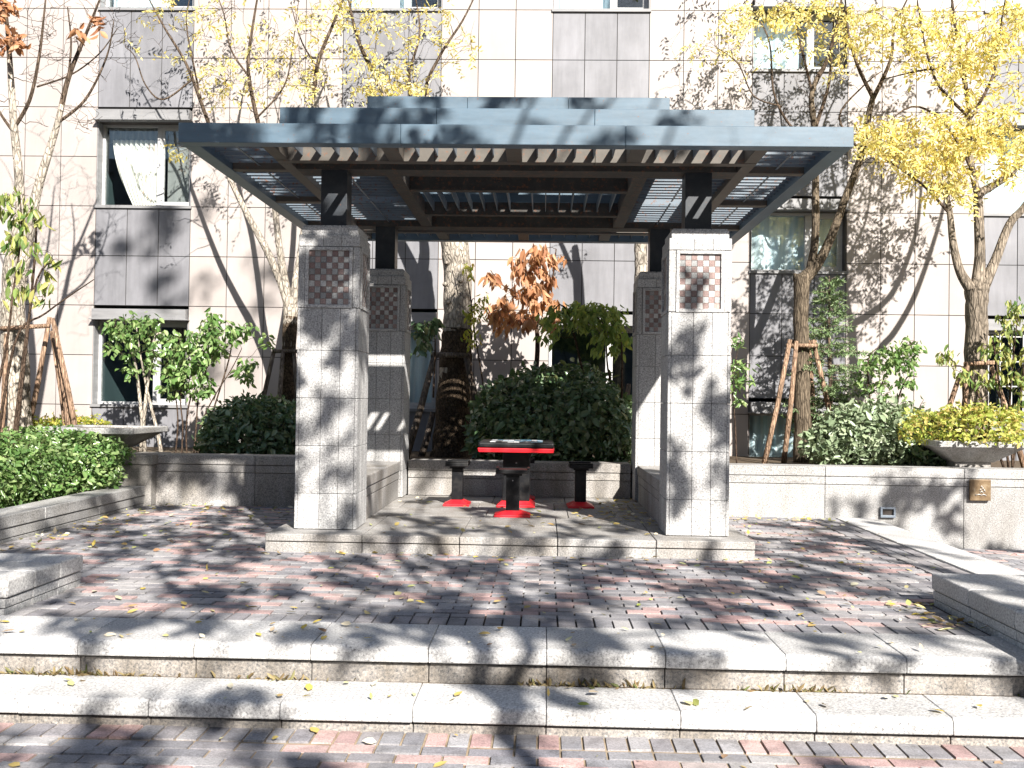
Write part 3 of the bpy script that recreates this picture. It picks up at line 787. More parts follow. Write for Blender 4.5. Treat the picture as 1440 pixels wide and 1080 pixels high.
def clump_pts(g, clumps, depth, spread):
    out = []
    for (u, v, ru, rv, n) in clumps:
        k = 0
        while k < n:
            a, b_ = g.uniform(-1, 1, 2)
            if a*a+b_*b_ > 1: continue
            out.append(at(u+a*ru, v+b_*rv, depth+g.uniform(-spread, spread))); k += 1
    return np.array(out)
def sprays(g, A, per=(7, 12), Lr=(.16, .30), leaf=(.05, .075), wid=.42, droop=.6):
    P, D, N, L, W = [], [], [], [], []
    for a in A:
        nn = g.integers(*per); ax = g.normal(size=3); ax[2] = -abs(ax[2])*droop; ax /= np.linalg.norm(ax); Ls = g.uniform(*Lr)
        sd = np.cross(ax, g.normal(size=3)); sd /= np.linalg.norm(sd)
        nr = np.cross(sd, ax)
        for j in range(nn):
            t = j/nn; sgn = 1 if j % 2 else -1
            P.append(a+ax*Ls*t+np.array((0, 0, -.25*Ls*t*t))+g.normal(0, .008, 3)); D.append(sd*sgn*.9+ax*.55+g.normal(0, .25, 3)+np.array((0, 0, -.25))); N.append(nr+g.normal(0, .5, 3))
            l = g.uniform(*leaf); L.append(l); W.append(l*wid)
    return map(np.array, (P, D, N, L, W))
def finish_tree(name, tr, base, label, mat, lp, leafm, group='trees in the raised planting bed', twigm=None, cat='tree', crown='crown', dark_sleeve=None):
    t = thing(name, base, label, cat, group)
    if dark_sleeve:
        wm = MB(); P_, r_ = smooth_path(dark_sleeve[0], dark_sleeve[1]); wm.tube(P_, [q*(1.06+.05*math.sin(i*2.1)) for i, q in enumerate(r_)], 16); wm.build('trunk_sleeve', 'dark_sleeve', t, smooth=True)  # darker, slightly wider sleeve round the lower trunk
    if tr.mb.v: tr.mb.build('trunk', mat, t, smooth=True)
    if tr.br.v: tr.br.build('branches' if tr.mb.v else 'stems', 'bark_branch' if tr.mb.v else mat, t, smooth=True)
    if tr.tw.v: tr.tw.build('twig_sprays', 'twig', t, smooth=True)
    if lp is not None:
        o = leaf_obj(crown, leafm, *lp, parent=t, origin=base)
    return t
YP = 13.7
# --- tree behind the left front pillar
def A_(u, v, d=YP): return at(u, v, d)
tr = Tree(1); base = at(406, 660, YP); base[2] = .40
tr.limb([base, A_(404, 590), A_(406, 500), A_(409, 432)], [.105, .095, .09, .10], 12)
tr.limb([A_(409, 440), A_(396, 400), A_(375, 352), A_(352, 310), A_(328, 262), A_(305, 205), A_(285, 150), A_(262, 90), A_(232, 40), A_(205, -10)], [.075, .055, .048, .042, .036, .03, .026, .02, .014, .008])
tr.limb([A_(409, 438), A_(402, 405), A_(393, 350), A_(386, 290), A_(375, 215), A_(360, 160), A_(349, 95), A_(355, 40), A_(365, -20)], [.075, .06, .046, .04, .034, .03, .024, .018, .01])
tr.limb([A_(411, 440), A_(416, 395), A_(425, 340, 13.8), A_(436, 250, 13.8), A_(441, 150, 13.8), A_(447, 90, 13.8), A_(470, 30, 13.8), A_(490, -20, 13.8)], [.06, .05, .045, .04, .034, .028, .02, .01])
tr.limb([A_(285, 150), A_(272, 90), A_(262, 30), A_(270, -15)], [.016, .013, .009, .006]); tr.limb([A_(352, 110), A_(325, 70), A_(315, 20), A_(300, -20)], [.016, .012, .009, .006])
tr.limb([A_(270, 112), A_(230, 140), A_(205, 120), A_(190, 80), A_(176, 66)], [.014, .012, .01, .008, .005]); tr.limb([A_(447, 95), A_(425, 60), A_(410, 10)], [.014, .01, .006])
tr.limb([A_(362, 165), A_(400, 120), A_(412, 60), A_(420, 0)], [.014, .011, .008, .005])
A = clump_pts(tr.g, [(240, 40, 70, 50, 30), (330, 60, 60, 60, 44), (300, 110, 50, 25, 16), (415, 70, 50, 60, 46), (450, 20, 50, 30, 30), (360, 130, 60, 22, 18), (250, 210, 20, 18, 6), (430, 110, 30, 25, 20), (330, -60, 150, 50, 60)], YP, .8)
tr.reach(A); tr.twiglets(160)
hold = tr.g.random(len(A)) < .85
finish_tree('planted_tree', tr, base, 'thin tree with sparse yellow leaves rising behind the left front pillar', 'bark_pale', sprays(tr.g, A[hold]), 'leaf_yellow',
            dark_sleeve=([base, A_(404, 590), A_(406, 500), A_(408.5, 445)], [.105, .095, .09, .092]))
# --- thick pale trunk seen between the pillars
tr = Tree(2); base = at(634, 660, YP); base[2] = .40
tr.limb([base, A_(636, 600), A_(641, 500), A_(644, 440), A_(643, 380), A_(638, 330), A_(634, 280)], [.27, .225, .20, .19, .185, .18, .165], 16, .006)
tr.limb([A_(634, 290), A_(600, 220), A_(560, 170), A_(530, 110), A_(505, 60), A_(490, 0)], [.10, .07, .05, .035, .024, .012])
tr.limb([A_(634, 290), A_(640, 220), A_(600, 135), A_(618, 80), A_(650, 30), A_(670, -10)], [.11, .06, .028, .02, .014, .008]); tr.limb([A_(600, 220), A_(575, 120), A_(590, 50), A_(585, 0)], [.04, .022, .014, .008])
A = clump_pts(tr.g, [(520, 60, 50, 45, 36), (565, 108, 70, 25, 40), (600, 35, 45, 30, 26), (650, 60, 22, 35, 14), (500, 15, 40, 20, 24), (570, -50, 90, 40, 30), (540, 118, 50, 16, 26)], YP, .7)
tr.reach(A); tr.twiglets(60)
for u, v in ((628, 370), (648, 395), (630, 425), (645, 460), (626, 400)): tr.knot(A_(u, v, YP-.165), .045)
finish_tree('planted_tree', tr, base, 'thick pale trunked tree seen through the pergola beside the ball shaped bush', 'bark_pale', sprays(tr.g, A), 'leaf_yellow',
            dark_sleeve=([base, A_(636, 600), A_(641, 500), A_(643.5, 462)], [.27, .225, .20, .185]))
# --- tree right of the pergola
tr = Tree(3); base = at(1128, 660, YP); base[2] = .40
tr.limb([base, A_(1128, 560), A_(1127, 480), A_(1127, 420), A_(1128, 388)], [.12, .108, .10, .10, .115], 12, .004)
tr.limb([A_(1128, 395), A_(1150, 370), A_(1170, 330), A_(1190, 275), A_(1212, 215), A_(1222, 160), A_(1228, 135)], [.10, .07, .058, .05, .045, .04, .036])
tr.limb([A_(1138, 384), A_(1146, 340), A_(1147, 270), A_(1146, 190), A_(1142, 130), A_(1165, 80), A_(1180, 20), A_(1185, -20)], [.06, .052, .048, .042, .036, .028, .018, .01])
tr.limb([A_(1228, 138), A_(1205, 90), A_(1192, 40), A_(1188, -15)], [.03, .022, .014, .008]); tr.limb([A_(1228, 138), A_(1252, 85), A_(1258, 40), A_(1280, -10)], [.032, .024, .016, .009])
tr.limb([A_(1142, 130), A_(1130, 80), A_(1118, 30), A_(1110, -10)], [.02, .016, .011, .006]); tr.limb([A_(1146, 180), A_(1165, 120), A_(1170, 60), A_(1175, 0)], [.03, .022, .014, .008])
tr.limb([A_(1147, 210), A_(1110, 175), A_(1088, 130), A_(1082, 60), A_(1062, 20), A_(1045, 5)], [.02, .018, .015, .012, .008, .005]); tr.limb([A_(1100, 150), A_(1060, 135), A_(1038, 90), A_(1005, 65)], [.012, .01, .008, .005])
tr.limb([A_(1212, 215), A_(1180, 165), A_(1215, 120), A_(1240, 100)], [.02, .014, .01, .006])
A = clump_pts(tr.g, [(1005, 62, 38, 24, 18), (1045, 25, 35, 20, 26), (1085, 15, 60, 18, 44), (1150, 22, 75, 26, 80), (1185, 75, 28, 30, 20), (1215, 40, 40, 35, 34), (1245, 205, 30, 25, 18), (1130, 60, 30, 20, 12), (1140, -60, 150, 45, 80), (1050, 75, 30, 30, 12)], YP, .8)
bare = clump_pts(tr.g, [(1130, 100, 90, 60, 40), (1230, 110, 60, 60, 40), (1100, 160, 60, 15, 10)], YP, .6)
tr.reach(np.concatenate([A, bare])); tr.twiglets(140)
finish_tree('planted_tree', tr, base, 'forked brown tree with four wooden stakes right of the pergola', 'bark_brown', sprays(tr.g, A), 'leaf_yellow')
# --- tree above the right bowl
tr = Tree(4); base = at(1368, 640, 12.9); base[2] = .40; Y4 = 12.9
B_ = lambda u, v, d=Y4: at(u, v, d)
tr.limb([base, B_(1370, 560), B_(1373, 480), B_(1373, 430), B_(1373, 405)], [.165, .15, .135, .13, .15], 14, .005)
tr.limb([B_(1368, 410), B_(1350, 382), B_(1340, 340), B_(1335, 295), B_(1325, 255)], [.08, .055, .045, .036, .03])
tr.limb([B_(1374, 408), B_(1378, 360), B_(1376, 300), B_(1376, 275), B_(1395, 262), B_(1425, 240), B_(1450, 205), B_(1480, 120), B_(1490, 20)], [.09, .065, .058, .055, .05, .045, .04, .03, .015])
tr.limb([B_(1380, 410), B_(1400, 365), B_(1420, 315), B_(1445, 285), B_(1480, 220), B_(1520, 100), B_(1540, 0)], [.08, .058, .05, .045, .04, .028, .014])
tr.limb([B_(1376, 280), B_(1365, 225), B_(1362, 150), B_(1350, 80), B_(1340, 10), B_(1335, -30)], [.045, .036, .032, .024, .015, .008])
tr.limb([B_(1363, 165), B_(1320, 120), B_(1300, 60), B_(1290, 0)], [.02, .017, .012, .007]); tr.limb([B_(1363, 170), B_(1395, 110), B_(1405, 50), B_(1415, -10)], [.022, .017, .012, .007])
tr.limb([B_(1335, 300), B_(1300, 262), B_(1262, 235), B_(1230, 215)], [.02, .016, .012, .007]); tr.limb([B_(1365, 235), B_(1330, 175), B_(1282, 150), B_(1230, 190)], [.02, .016, .012, .006])
tr.limb([B_(1240, 112, 13.3), B_(1290, 100), B_(1330, 95)], [.006, .012, .016])
A = clump_pts(tr.g, [(1300, 195, 90, 38, 190), (1320, 235, 50, 38, 105), (1390, 115, 60, 55, 75), (1425, 215, 25, 40, 60), (1330, 60, 80, 45, 100), (1262, 40, 55, 40, 55), (1380, 40, 60, 50, 50), (1235, 185, 40, 25, 50), (1425, 35, 35, 40, 60), (1390, 180, 50, 30, 70), (1390, -60, 120, 40, 90), (1350, 265, 30, 20, 20)], Y4, .85)
tr.reach(A); tr.twiglets(120)
finish_tree('planted_tree', tr, base, 'three limbed tree with dense yellow leaves standing behind the planted stone bowl', 'bark_mid', sprays(tr.g, A, (8, 14), leaf=(.055, .085)), 'leaf_yellow')
# --- bare twin-stemmed tree at the left edge
tr = Tree(5); YA = 12.3; base = at(24, 640, YA); base[2] = .38
C_ = lambda u, v, d=YA: at(u, v, d)
tr.limb([base, C_(24, 560), C_(20, 480), C_(18, 430), C_(22, 400)], [.17, .16, .15, .14, .13], 13, .006)
tr.limb([C_(18, 430), C_(16, 380), C_(28, 300), C_(26, 240), C_(20, 180), C_(16, 120), C_(12, 60), C_(6, -10)], [.11, .10, .06, .052, .046, .038, .028, .014])
tr.limb([C_(22, 410), C_(38, 340), C_(52, 270), C_(70, 210), C_(82, 170), C_(96, 110), C_(120, 50), C_(142, -5)], [.11, .075, .056, .046, .036, .03, .02, .01])
tr.limb([C_(20, 180), C_(42, 140), C_(55, 80), C_(62, 20), C_(66, -20)], [.024, .022, .018, .012, .007]); tr.limb([C_(82, 172), C_(120, 140), C_(150, 80), C_(160, 30)], [.02, .016, .011, .006])
tr.limb([C_(52, 122), C_(100, 105), C_(140, 75), C_(165, 40)], [.012, .01, .008, .005]); tr.limb([C_(96, 110), C_(100, 60), C_(95, 10)], [.016, .011, .007]); tr.limb([C_(22, 190), C_(-5, 150), C_(-30, 90)], [.02, .015, .01])
bare = clump_pts(tr.g, [(100, 60, 80, 60, 60), (150, 60, 40, 60, 24), (60, 110, 60, 70, 30), (110, 165, 40, 20, 14), (40, 30, 50, 40, 30), (130, 180, 20, 10, 6), (60, -50, 100, 40, 30)], YA, .7)
tr.reach(bare, wob=.08, up=-.02); tr.twiglets(140, (.08, .3))
A = clump_pts(tr.g, [(12, 45, 20, 20, 10), (106, 42, 6, 5, 2), (8, 10, 12, 12, 8), (135, 30, 12, 12, 3)], YA-.3, .1)
tr.reach(A)
finish_tree('planted_tree', tr, base, 'twin stemmed bare tree with a few brown leaves at the left edge', 'bark_pale', sprays(tr.g, A, (5, 8), (.10, .18), (.10, .15), .45, .8), 'leaf_brown')
# --- slim pale trunk behind the right rear pillar
tr = Tree(6); base = at(897, 655, 13.4); base[2] = .40; D_ = lambda u, v, d=13.4: at(u, v, d)
tr.limb([base, D_(899, 550), D_(900, 440), D_(901, 380), D_(900, 330), D_(895, 250), D_(890, 200)], [.10, .09, .085, .085, .08, .07, .04], 10, .004)
tr.limb([D_(895, 260), D_(870, 200), D_(850, 160)], [.04, .03, .015])
A = clump_pts(tr.g, [(870, 190, 60, 30, 14)], 13.4, .4); tr.reach(A)
finish_tree('planted_tree', tr, base, 'slim pale trunk half hidden behind the right rear pillar', 'bark_pale', sprays(tr.g, A), 'leaf_yellow')
# --- tree with rust brown hanging leaves
tr = Tree(7, .004); YO = 13.9; base = at(752, 655, YO); base[2] = .40; E_ = lambda u, v, d=YO: at(u, v, d)
tr.limb([base, E_(752, 560), E_(756, 480), E_(750, 440), E_(742, 400), E_(735, 350)], [.04, .036, .032, .028, .022, .012]); tr.limb([E_(752, 450), E_(775, 400), E_(782, 350)], [.02, .014, .008]); tr.limb([E_(746, 420), E_(705, 400), E_(690, 380)], [.012, .009, .005])
A = clump_pts(tr.g, [(742, 385, 36, 34, 40), (722, 432, 36, 26, 36), (765, 430, 22, 30, 24), (705, 440, 20, 22, 14), (778, 360, 16, 14, 6), (695, 382, 12, 10, 6), (760, 350, 30, 12, 12)], YO-.1, .3)
tr.reach(A, up=.05)
def droop_leaves(g, A, n, leaf, wid, down=1.0):
    P, D, N, L, W = [], [], [], [], []
    for a in A:
        for j in range(g.integers(*n)):
            d = g.normal(size=3)*.6; d[2] = -abs(d[2])*.5-down; P.append(a+g.normal(0, .03, 3)); D.append(d); N.append(g.normal(size=3)); l = g.uniform(*leaf); L.append(l); W.append(l*wid)
    return map(np.array, (P, D, N, L, W))
finish_tree('small_tree', tr, base, 'small tree hung with rust brown dried leaves behind the pergola', 'twig', droop_leaves(tr.g, A, (3, 6), (.11, .19), .42), 'leaf_brown', None)

# --- shrubs with visible stems
def stem_shrub(name, seed, stems, base_uv, clumps, y, label, leafm, barkm='twig', n=(3, 6), leaf=(.06, .1), wid=.55, down=.4, z=.42, cat='shrub', spread=.25, r=.014, group=None):
    tr = Tree(seed, .004); base = at(*base_uv, y); base[2] = z
    for st in stems:
        pts = [at(u, v, y+dy) for u, v, dy in st]; pts[0][2] = min(pts[0][2], z+.02)
        tr.limb(pts, list(np.linspace(r, .005, len(pts))), 6)
    A = clump_pts(tr.g, clumps, y, spread); tr.reach(A, .007)
    return finish_tree(name, tr, base, label, barkm, droop_leaves(tr.g, A, n, leaf, wid, down), leafm, group, cat=cat, crown='foliage')
stem_shrub('young_tree', 21, [[(228, 645, 0), (222, 610, 0), (212, 570, 0), (203, 530, 0), (196, 490, 0), (192, 460, 0)], [(206, 540, 0), (190, 510, 0), (172, 480, 0)], [(200, 510, 0), (215, 485, 0), (232, 470, 0)]], (228, 645),
    [(195, 462, 45, 22, 60), (170, 480, 26, 22, 26), (225, 490, 26, 26, 30), (192, 520, 24, 14, 12), (160, 455, 15, 10, 6)], 13.5, 'young tree with a slanting pale stem before the lower left window', 'leaf_green', 'bark_pale', leaf=(.07, .11), r=.03)
stem_shrub('stemmed_shrub', 22, [[(246, 645, 0), (250, 600, 0), (248, 565, 0), (240, 530, 0), (235, 500, 0)], [(255, 645, 0), (257, 600, 0), (254, 560, 0), (262, 520, 0), (268, 490, 0)], [(263, 645, .1), (262, 600, .1), (268, 560, 0), (285, 520, 0), (296, 470, 0), (290, 455, 0)],
    [(272, 645, 0), (276, 600, 0), (279, 560, 0), (290, 520, 0), (310, 480, 0)], [(276, 645, .1), (282, 600, .1), (300, 560, 0), (325, 520, 0), (340, 490, 0)], [(280, 600, 0), (318, 520, .1), (330, 475, .1), (355, 455, .1)]], (262, 645),
    [(262, 505, 34, 40, 90), (290, 480, 26, 30, 50), (275, 540, 30, 20, 30), (310, 470, 24, 26, 30), (345, 520, 14, 18, 16), (335, 465, 26, 10, 14), (292, 448, 8, 10, 6), (375, 480, 8, 8, 5), (240, 540, 14, 20, 16)], 13.1, 'multi stemmed green shrub on bare dark stems beside the lower left window', 'leaf_green', leaf=(.07, .12), r=.012)
stem_shrub('drooping_shrub', 23, [[(880, 650, 0), (870, 580, 0), (855, 520, 0), (850, 460, 0), (830, 440, 0)], [(872, 590, 0), (875, 510, 0), (870, 460, 0)], [(850, 470, 0), (800, 445, 0), (775, 440, 0)]], (880, 650),
    [(800, 445, 40, 16, 44), (840, 450, 40, 24, 70), (868, 470, 20, 28, 34), (830, 435, 50, 10, 40), (775, 465, 20, 15, 12), (850, 490, 15, 10, 6)], 12.6, 'pale green drooping shrub arching over the ball shaped bush', 'leaf_pale', leaf=(.08, .13), wid=.42, down=.7, r=.02)
stem_shrub('climber_sprig', 24, [[(610, 520, 0), (612, 480, 0), (606, 455, 0)]], (612, 530), [(596, 462, 14, 10, 14), (592, 485, 10, 8, 8), (610, 460, 8, 10, 8)], 12.4, 'dark leafy sprig peeping past the left rear pillar', 'leaf_dark', leaf=(.09, .14), down=.8, z=1.2, spread=.1)
stem_shrub('yellow_sapling', 25, [[(690, 655, 0), (682, 560, 0), (668, 470, 0), (662, 420, 0), (655, 380, 0), (648, 350, 0)], [(668, 470, 0), (662, 445, 0), (668, 420, 0)]], (690, 655), [(658, 380, 8, 10, 8), (668, 440, 14, 16, 20), (662, 470, 12, 14, 12), (678, 425, 10, 8, 6)], 13.2, 'slender sapling with a few lemon yellow leaves beside the thick pale trunk', 'leaf_yellowgreen', leaf=(.06, .1), wid=.4, down=.7, r=.012)
stem_shrub('leafy_sapling', 26, [[(-20, 640, 0), (-5, 560, 0), (10, 480, 0), (20, 400, 0), (30, 330, 0), (28, 270, 0)], [(14, 470, 0), (45, 420, 0), (75, 365, 0)], [(20, 400, 0), (50, 350, 0), (40, 300, 0)], [(-10, 520, 0), (20, 485, 0), (65, 440, 0), (132, 393, -.1)]], (-20, 640),
    [(20, 275, 22, 12, 6), (40, 300, 20, 16, 7), (18, 320, 22, 26, 7), (36, 360, 24, 24, 9), (75, 370, 14, 18, 5), (20, 410, 20, 20, 5), (50, 405, 24, 18, 5), (5, 300, 12, 40, 5)], 10.2, 'lanky sapling with long yellow green leaves at the left edge', 'leaf_mixed', leaf=(.10, .17), wid=.34, down=1.1, z=.12, r=.018, spread=.2)
stem_shrub('ragged_shrub', 27, [[(1425, 660, 0), (1420, 580, 0), (1425, 500, 0), (1432, 440, 0)], [(1420, 580, 0), (1400, 500, 0), (1390, 470, 0)], [(1424, 520, 0), (1445, 470, 0), (1450, 430, 0)], [(1415, 590, 0), (1365, 530, 0), (1335, 515, 0)]], (1425, 660),
    [(1425, 445, 18, 24, 24), (1405, 490, 26, 22, 26), (1432, 520, 16, 30, 22), (1395, 530, 22, 14, 14), (1330, 500, 14, 10, 10), (1350, 525, 18, 10, 10), (1425, 570, 20, 18, 14), (1460, 480, 20, 40, 24)], 12.1, 'ragged shrub with hanging olive leaves before the grilled window', 'leaf_mixed', leaf=(.07, .12), wid=.36, down=.9, r=.016)
stem_shrub('airy_shrub', 28, [[(1235, 655, 0), (1230, 600, 0), (1240, 540, 0), (1262, 500, 0), (1285, 480, 0)], [(1235, 580, 0), (1220, 520, 0), (1232, 490, 0)], [(1240, 540, 0), (1270, 540, 0), (1290, 530, 0)]], (1235, 655),
    [(1265, 500, 26, 20, 40), (1282, 485, 12, 8, 10), (1240, 505, 30, 14, 30), (1275, 530, 14, 14, 14), (1225, 530, 26, 20, 30), (1250, 560, 30, 20, 24)], 13.2, 'airy shrub with light green leaves right of the small conifer', 'leaf_green', leaf=(.06, .1), down=.4, r=.014)
stem_shrub('palmate_plant', 29, [[(1036, 655, 0), (1034, 600, 0), (1030, 540, 0), (1036, 500, 0)]], (1036, 655), [(1042, 515, 18, 8, 14), (1040, 535, 18, 10, 14), (1034, 480, 10, 8, 6), (1036, 560, 8, 12, 6)], 12.8, 'small plant with spiky leaves just past the right front pillar', 'leaf_green', leaf=(.08, .13), wid=.3, down=.2, r=.01)
# --- conifer
tr = Tree(31); base = at(1168, 655, 13.9); base[2] = .42; YC = 13.9
tr.limb([base, at(1168, 560, YC), at(1166, 470, YC), at(1166, 388, YC)], [.035, .028, .018, .006], 7)
P, D, N, L, W = [], [], [], [], []
g = tr.g
for (v, half) in ((400, 18), (412, 24), (425, 26), (438, 22), (455, 34), (472, 40), (488, 34), (500, 60), (515, 62), (530, 68), (545, 66), (560, 70), (575, 62), (590, 66), (605, 60), (620, 50)):
    for k in range(12):
        th = g.uniform(0, 2*math.pi); c = at(1166, v+g.uniform(-6, 6), YC); l = half*.0096*g.uniform(.7, 1.1)
        e = c+np.array((math.cos(th)*l, math.sin(th)*l*.8, g.uniform(-.06, .10)*l*2)); tr.mb.tube([c, (c+e)/2+np.array((0, 0, .02)), e], [.006, .004, .002], 4, cap=False)
        n_ = int(26*l/.3)+8
        for j in range(n_):
            t_ = g.uniform(.2, 1); p = c+(e-c)*t_
            d = (e-c)/l*.7+g.normal(0, .6, 3); P.append(p); D.append(d); N.append(g.normal(size=3)); L.append(g.uniform(.04, .08)); W.append(.014)
finish_tree('conifer', tr, base, 'small spruce with short needles between the staked tree and the airy shrub', 'bark_mid', map(np.array, (P, D, N, L, W)), 'leaf_conifer', None)

# --- clipped bushes and hedges
def bush(name, cen, rad, n, leafm, label, cat='bush', leaf=(.05, .08), wid=.55, seed=0, lumps=26, parent=None, stems=8, zfloor=None, box=False, group=None, up=.25, rough=.22, shoots=26):
    g = np.random.default_rng(seed); cen = np.array(cen, float); rad = np.array(rad, float)
    ld = g.normal(size=(lumps, 3)); ld /= np.linalg.norm(ld, axis=1, keepdims=True); la = g.uniform(.03, rough, lumps)
    d = g.normal(size=(n, 3)); d /= np.linalg.norm(d, axis=1, keepdims=True)
    k = 1+np.max(np.clip((d@ld.T-.86)/.14, 0, 1)*la, axis=1)-.05
    if box:
        q = np.max(np.abs(d), axis=1)**.72; k = k/q*.80
    rr = np.where(g.random(n) < .72, g.uniform(.86, 1.04, n), g.uniform(.45, .9, n))*k
    P = cen+d*rad*rr[:, None]
    zf = cen[2]-rad[2]*.95 if zfloor is None else zfloor
    kp = P[:, 2] > zf; P, d = P[kp], d[kp]; m_ = len(P)
    N = d/rad; N /= np.linalg.norm(N, axis=1, keepdims=True); N = N*.7+g.normal(0, .75, (m_, 3))+np.array((0, 0, up))
    D = g.normal(size=(m_, 3))+d*.5+np.array((0, 0, -.15)); D -= N*np.sum(D*N, 1, keepdims=True)/np.sum(N*N, 1, keepdims=True)
    L = (leaf[0]+leaf[1])/2*np.clip(g.lognormal(0, .28, m_), .45, 1.7); base = (cen[0], cen[1], zf)
    t = thing(name, base, label, cat, group)
    mb = MB()
    for i in range(stems):
        a = g.uniform(0, 6.283); e = cen+np.array((math.cos(a)*rad[0]*.7, math.sin(a)*rad[1]*.7, rad[2]*g.uniform(.0, .6)))
        b0 = np.array((cen[0]+math.cos(a)*rad[0]*.2, cen[1]+math.sin(a)*rad[1]*.2, zf)); mb.tube([b0, (b0+e)/2+g.normal(0, .05, 3), e], [.012, .008, .004], 5, cap=False)
    XP, XD = [], []
    for i in range(shoots):
        a = g.normal(size=3); a[2] = abs(a[2])+.35; a /= np.linalg.norm(a); p0 = cen+a*rad*.85; ln = g.uniform(.12, .34)*min(1, rad[2]*2.2)
        dr = a*.6+g.normal(0, .35, 3)+np.array((0, 0, .5)); dr /= np.linalg.norm(dr); p1 = p0+dr*ln*.6; p2 = p0+dr*ln+np.array((0, 0, -.15*ln))
        mb.tube([p0, p1, p2], [.005, .004, .002], 4, cap=False)
        for q in np.linspace(.25, 1, g.integers(5, 10)): XP.append(p0+(p2-p0)*q); XD.append(dr*.5+g.normal(0, .6, 3))
    mb.build('stems', 'twig', t)
    if XP:
        P = np.concatenate([P, XP]); D = np.concatenate([D, XD]); N = np.concatenate([N, unit(len(XP))+np.array((0, 0, .6))]); L = np.concatenate([L, g.uniform(*leaf, len(XP))*.85])
    leaf_obj('foliage', leafm, P, D, N, L, L*wid, parent=t, origin=base)
    return t
c = at(772, 590, 12.75); bush('ball_bush', (c[0]+.02, 12.75, .92), (.98, .85, .70), 8500, 'leaf_dark', 'large dark green ball shaped bush behind the game table', leaf=(.07, .11), seed=1, zfloor=.44)
c = at(872, 610, 12.6); bush('small_bush', (c[0], 12.75, .72), (.32, .3, .42), 1200, 'leaf_grey', 'sunlit pale end bush at the right of the ball shaped bush', leaf=(.06, .09), seed=2, zfloor=.44)
c = at(365, 612, 12.6); bush('round_bush', (c[0], 12.7, .72), (.72, .5, .44), 5200, 'leaf_dark', 'dark green rounded bush left of the left front pillar', leaf=(.06, .095), seed=3, zfloor=.44)
c = at(1235, 615, 12.3); bush('spreading_bush', (c[0], 12.35, .76), (.84, .55, .42), 6500, 'leaf_grey', 'wide sunlit bush spilling over the right planter wall', leaf=(.06, .09), seed=4, zfloor=.44, rough=.3)
c = at(1310, 640, 11.9); bush('spreading_bush', (c[0], 11.95, .66), (.30, .3, .26), 1500, 'leaf_dark', 'small dark bush in the shadow left of the planted stone bowl', leaf=(.06, .09), seed=5, zfloor=.44)
# left hedge: several plants
for i, (x, y, rx, ry, rz, zc, lm, lab) in enumerate(((-5.25, 9.75, .62, .75,   .33, .42, 'leaf_green', 'front part of the leafy hedge beside the low kerb, at the left edge'),
        (-5.30, 10.75, .85, .55, .34, .46, 'leaf_green', 'back part of the leafy hedge reaching the corner pier'), (-5.9, 8.9, .8, .6, .32, .42, 'leaf_green', 'nearest hedge plant cut off by the left edge'))):
    bush('hedge_plant', (x, y, zc), (rx, ry, rz), 7500, lm, lab, 'hedge', leaf=(.04, .066), seed=10+i, zfloor=.12, lumps=40, rough=.34, group='plants of the left hedge', up=.5)
for i, (u0, u1, v, y, lab) in enumerate(((-30, 60, 596, 12.6, 'low golden green hedge around the foot of the bare tree'), (60, 150, 596, 12.5, 'low golden green hedge behind the empty stone bowl'))):
    a, c = at(u0, v, y), at(u1, v, y); bush('low_hedge', ((a[0]+c[0])/2, y, .66), ((c[0]-a[0])/2+.06, .35, .27), 3200, 'leaf_yellowgreen', lab, 'hedge', leaf=(.035, .055), seed=15+i, zfloor=.44, box=True, rough=.35)
# shrub in the right bowl
bush('bowl_shrub', (4.72, 11.60, .93), (.54, .5, .22), 3000, 'leaf_lime', 'yellow green shrub growing out of the stone bowl on the right', 'shrub', leaf=(.04, .065), seed=20, zfloor=.81, stems=16, lumps=26, rough=.75, shoots=90)
# --- stakes that hold the trees up
def stakes(poles, y, bar, label, mat='stake_wood', r=.034):
    b0 = at(*poles[0][0], y); t = thing('tree_stakes', (b0[0], y, .42), label, 'tree stakes', 'wooden stakes propping the trees')
    for (p0, p1, dy0, dy1) in [(p[0], p[1], p[2], p[3]) for p in poles]:
        a, c = at(*p0, y+dy0), at(*p1, y+dy1)
        if c[2] > .42: c = a+(c-a)*((a[2]-.42)/(a[2]-c[2]))
        m_ = MB(); mid = (a+c)/2+np.array((.012, 0, 0)); m_.tube([a, mid, c], [r*.85, r, r*1.08], 8); m_.build('pole', mat, t, smooth=True)
    for (u0, v0, u1, v1, dy) in bar:
        m_ = MB(); m_.tube([at(u0, v0, y+dy), at(u1, v1, y+dy)], [r*.8, r*.8], 8); m_.build('crossbar', mat, t, smooth=True)
    return t
stakes([((1111, 478), (1073, 660), -.15, -.45), ((1120, 480), (1101, 660), -.18, -.5), ((1137, 484), (1147, 645), .15, .4), ((1143, 478), (1172, 610), -.1, .05)], YP, [(1106, 486, 1150, 486, -.16), (1108, 480, 1148, 481, .14)], 'four tan stakes tied round the forked tree right of the pergola')
stakes([((386, 490), (362, 590), -.1, -.3), ((398, 494), (389, 590), -.14, -.4), ((413, 490), (419, 590), -.1, -.2)], YP, [(383, 494, 418, 494, -.13)], 'dark stakes tied round the tree behind the left front pillar', 'stake_grey', .032)
stakes([((611, 500), (583, 600), -.22, -.5), ((609, 580), (590, 650), .1, -.1), ((655, 500), (672, 580), -.22, -.3), ((664, 600), (655, 650), .2, .1)], YP, [(606, 499, 660, 500, -.24)], 'dark stakes and crossbar propping the thick pale trunk', 'stake_grey', .045)
stakes([((1349, 530), (1322, 605), -.2, -.5), ((1360, 510), (1354, 600), -.2, -.3), ((1394, 515), (1425, 610), -.15, -.3)], 12.9, [(1356, 512, 1398, 510, -.2)], 'pale stakes propping the tree behind the planted stone bowl')
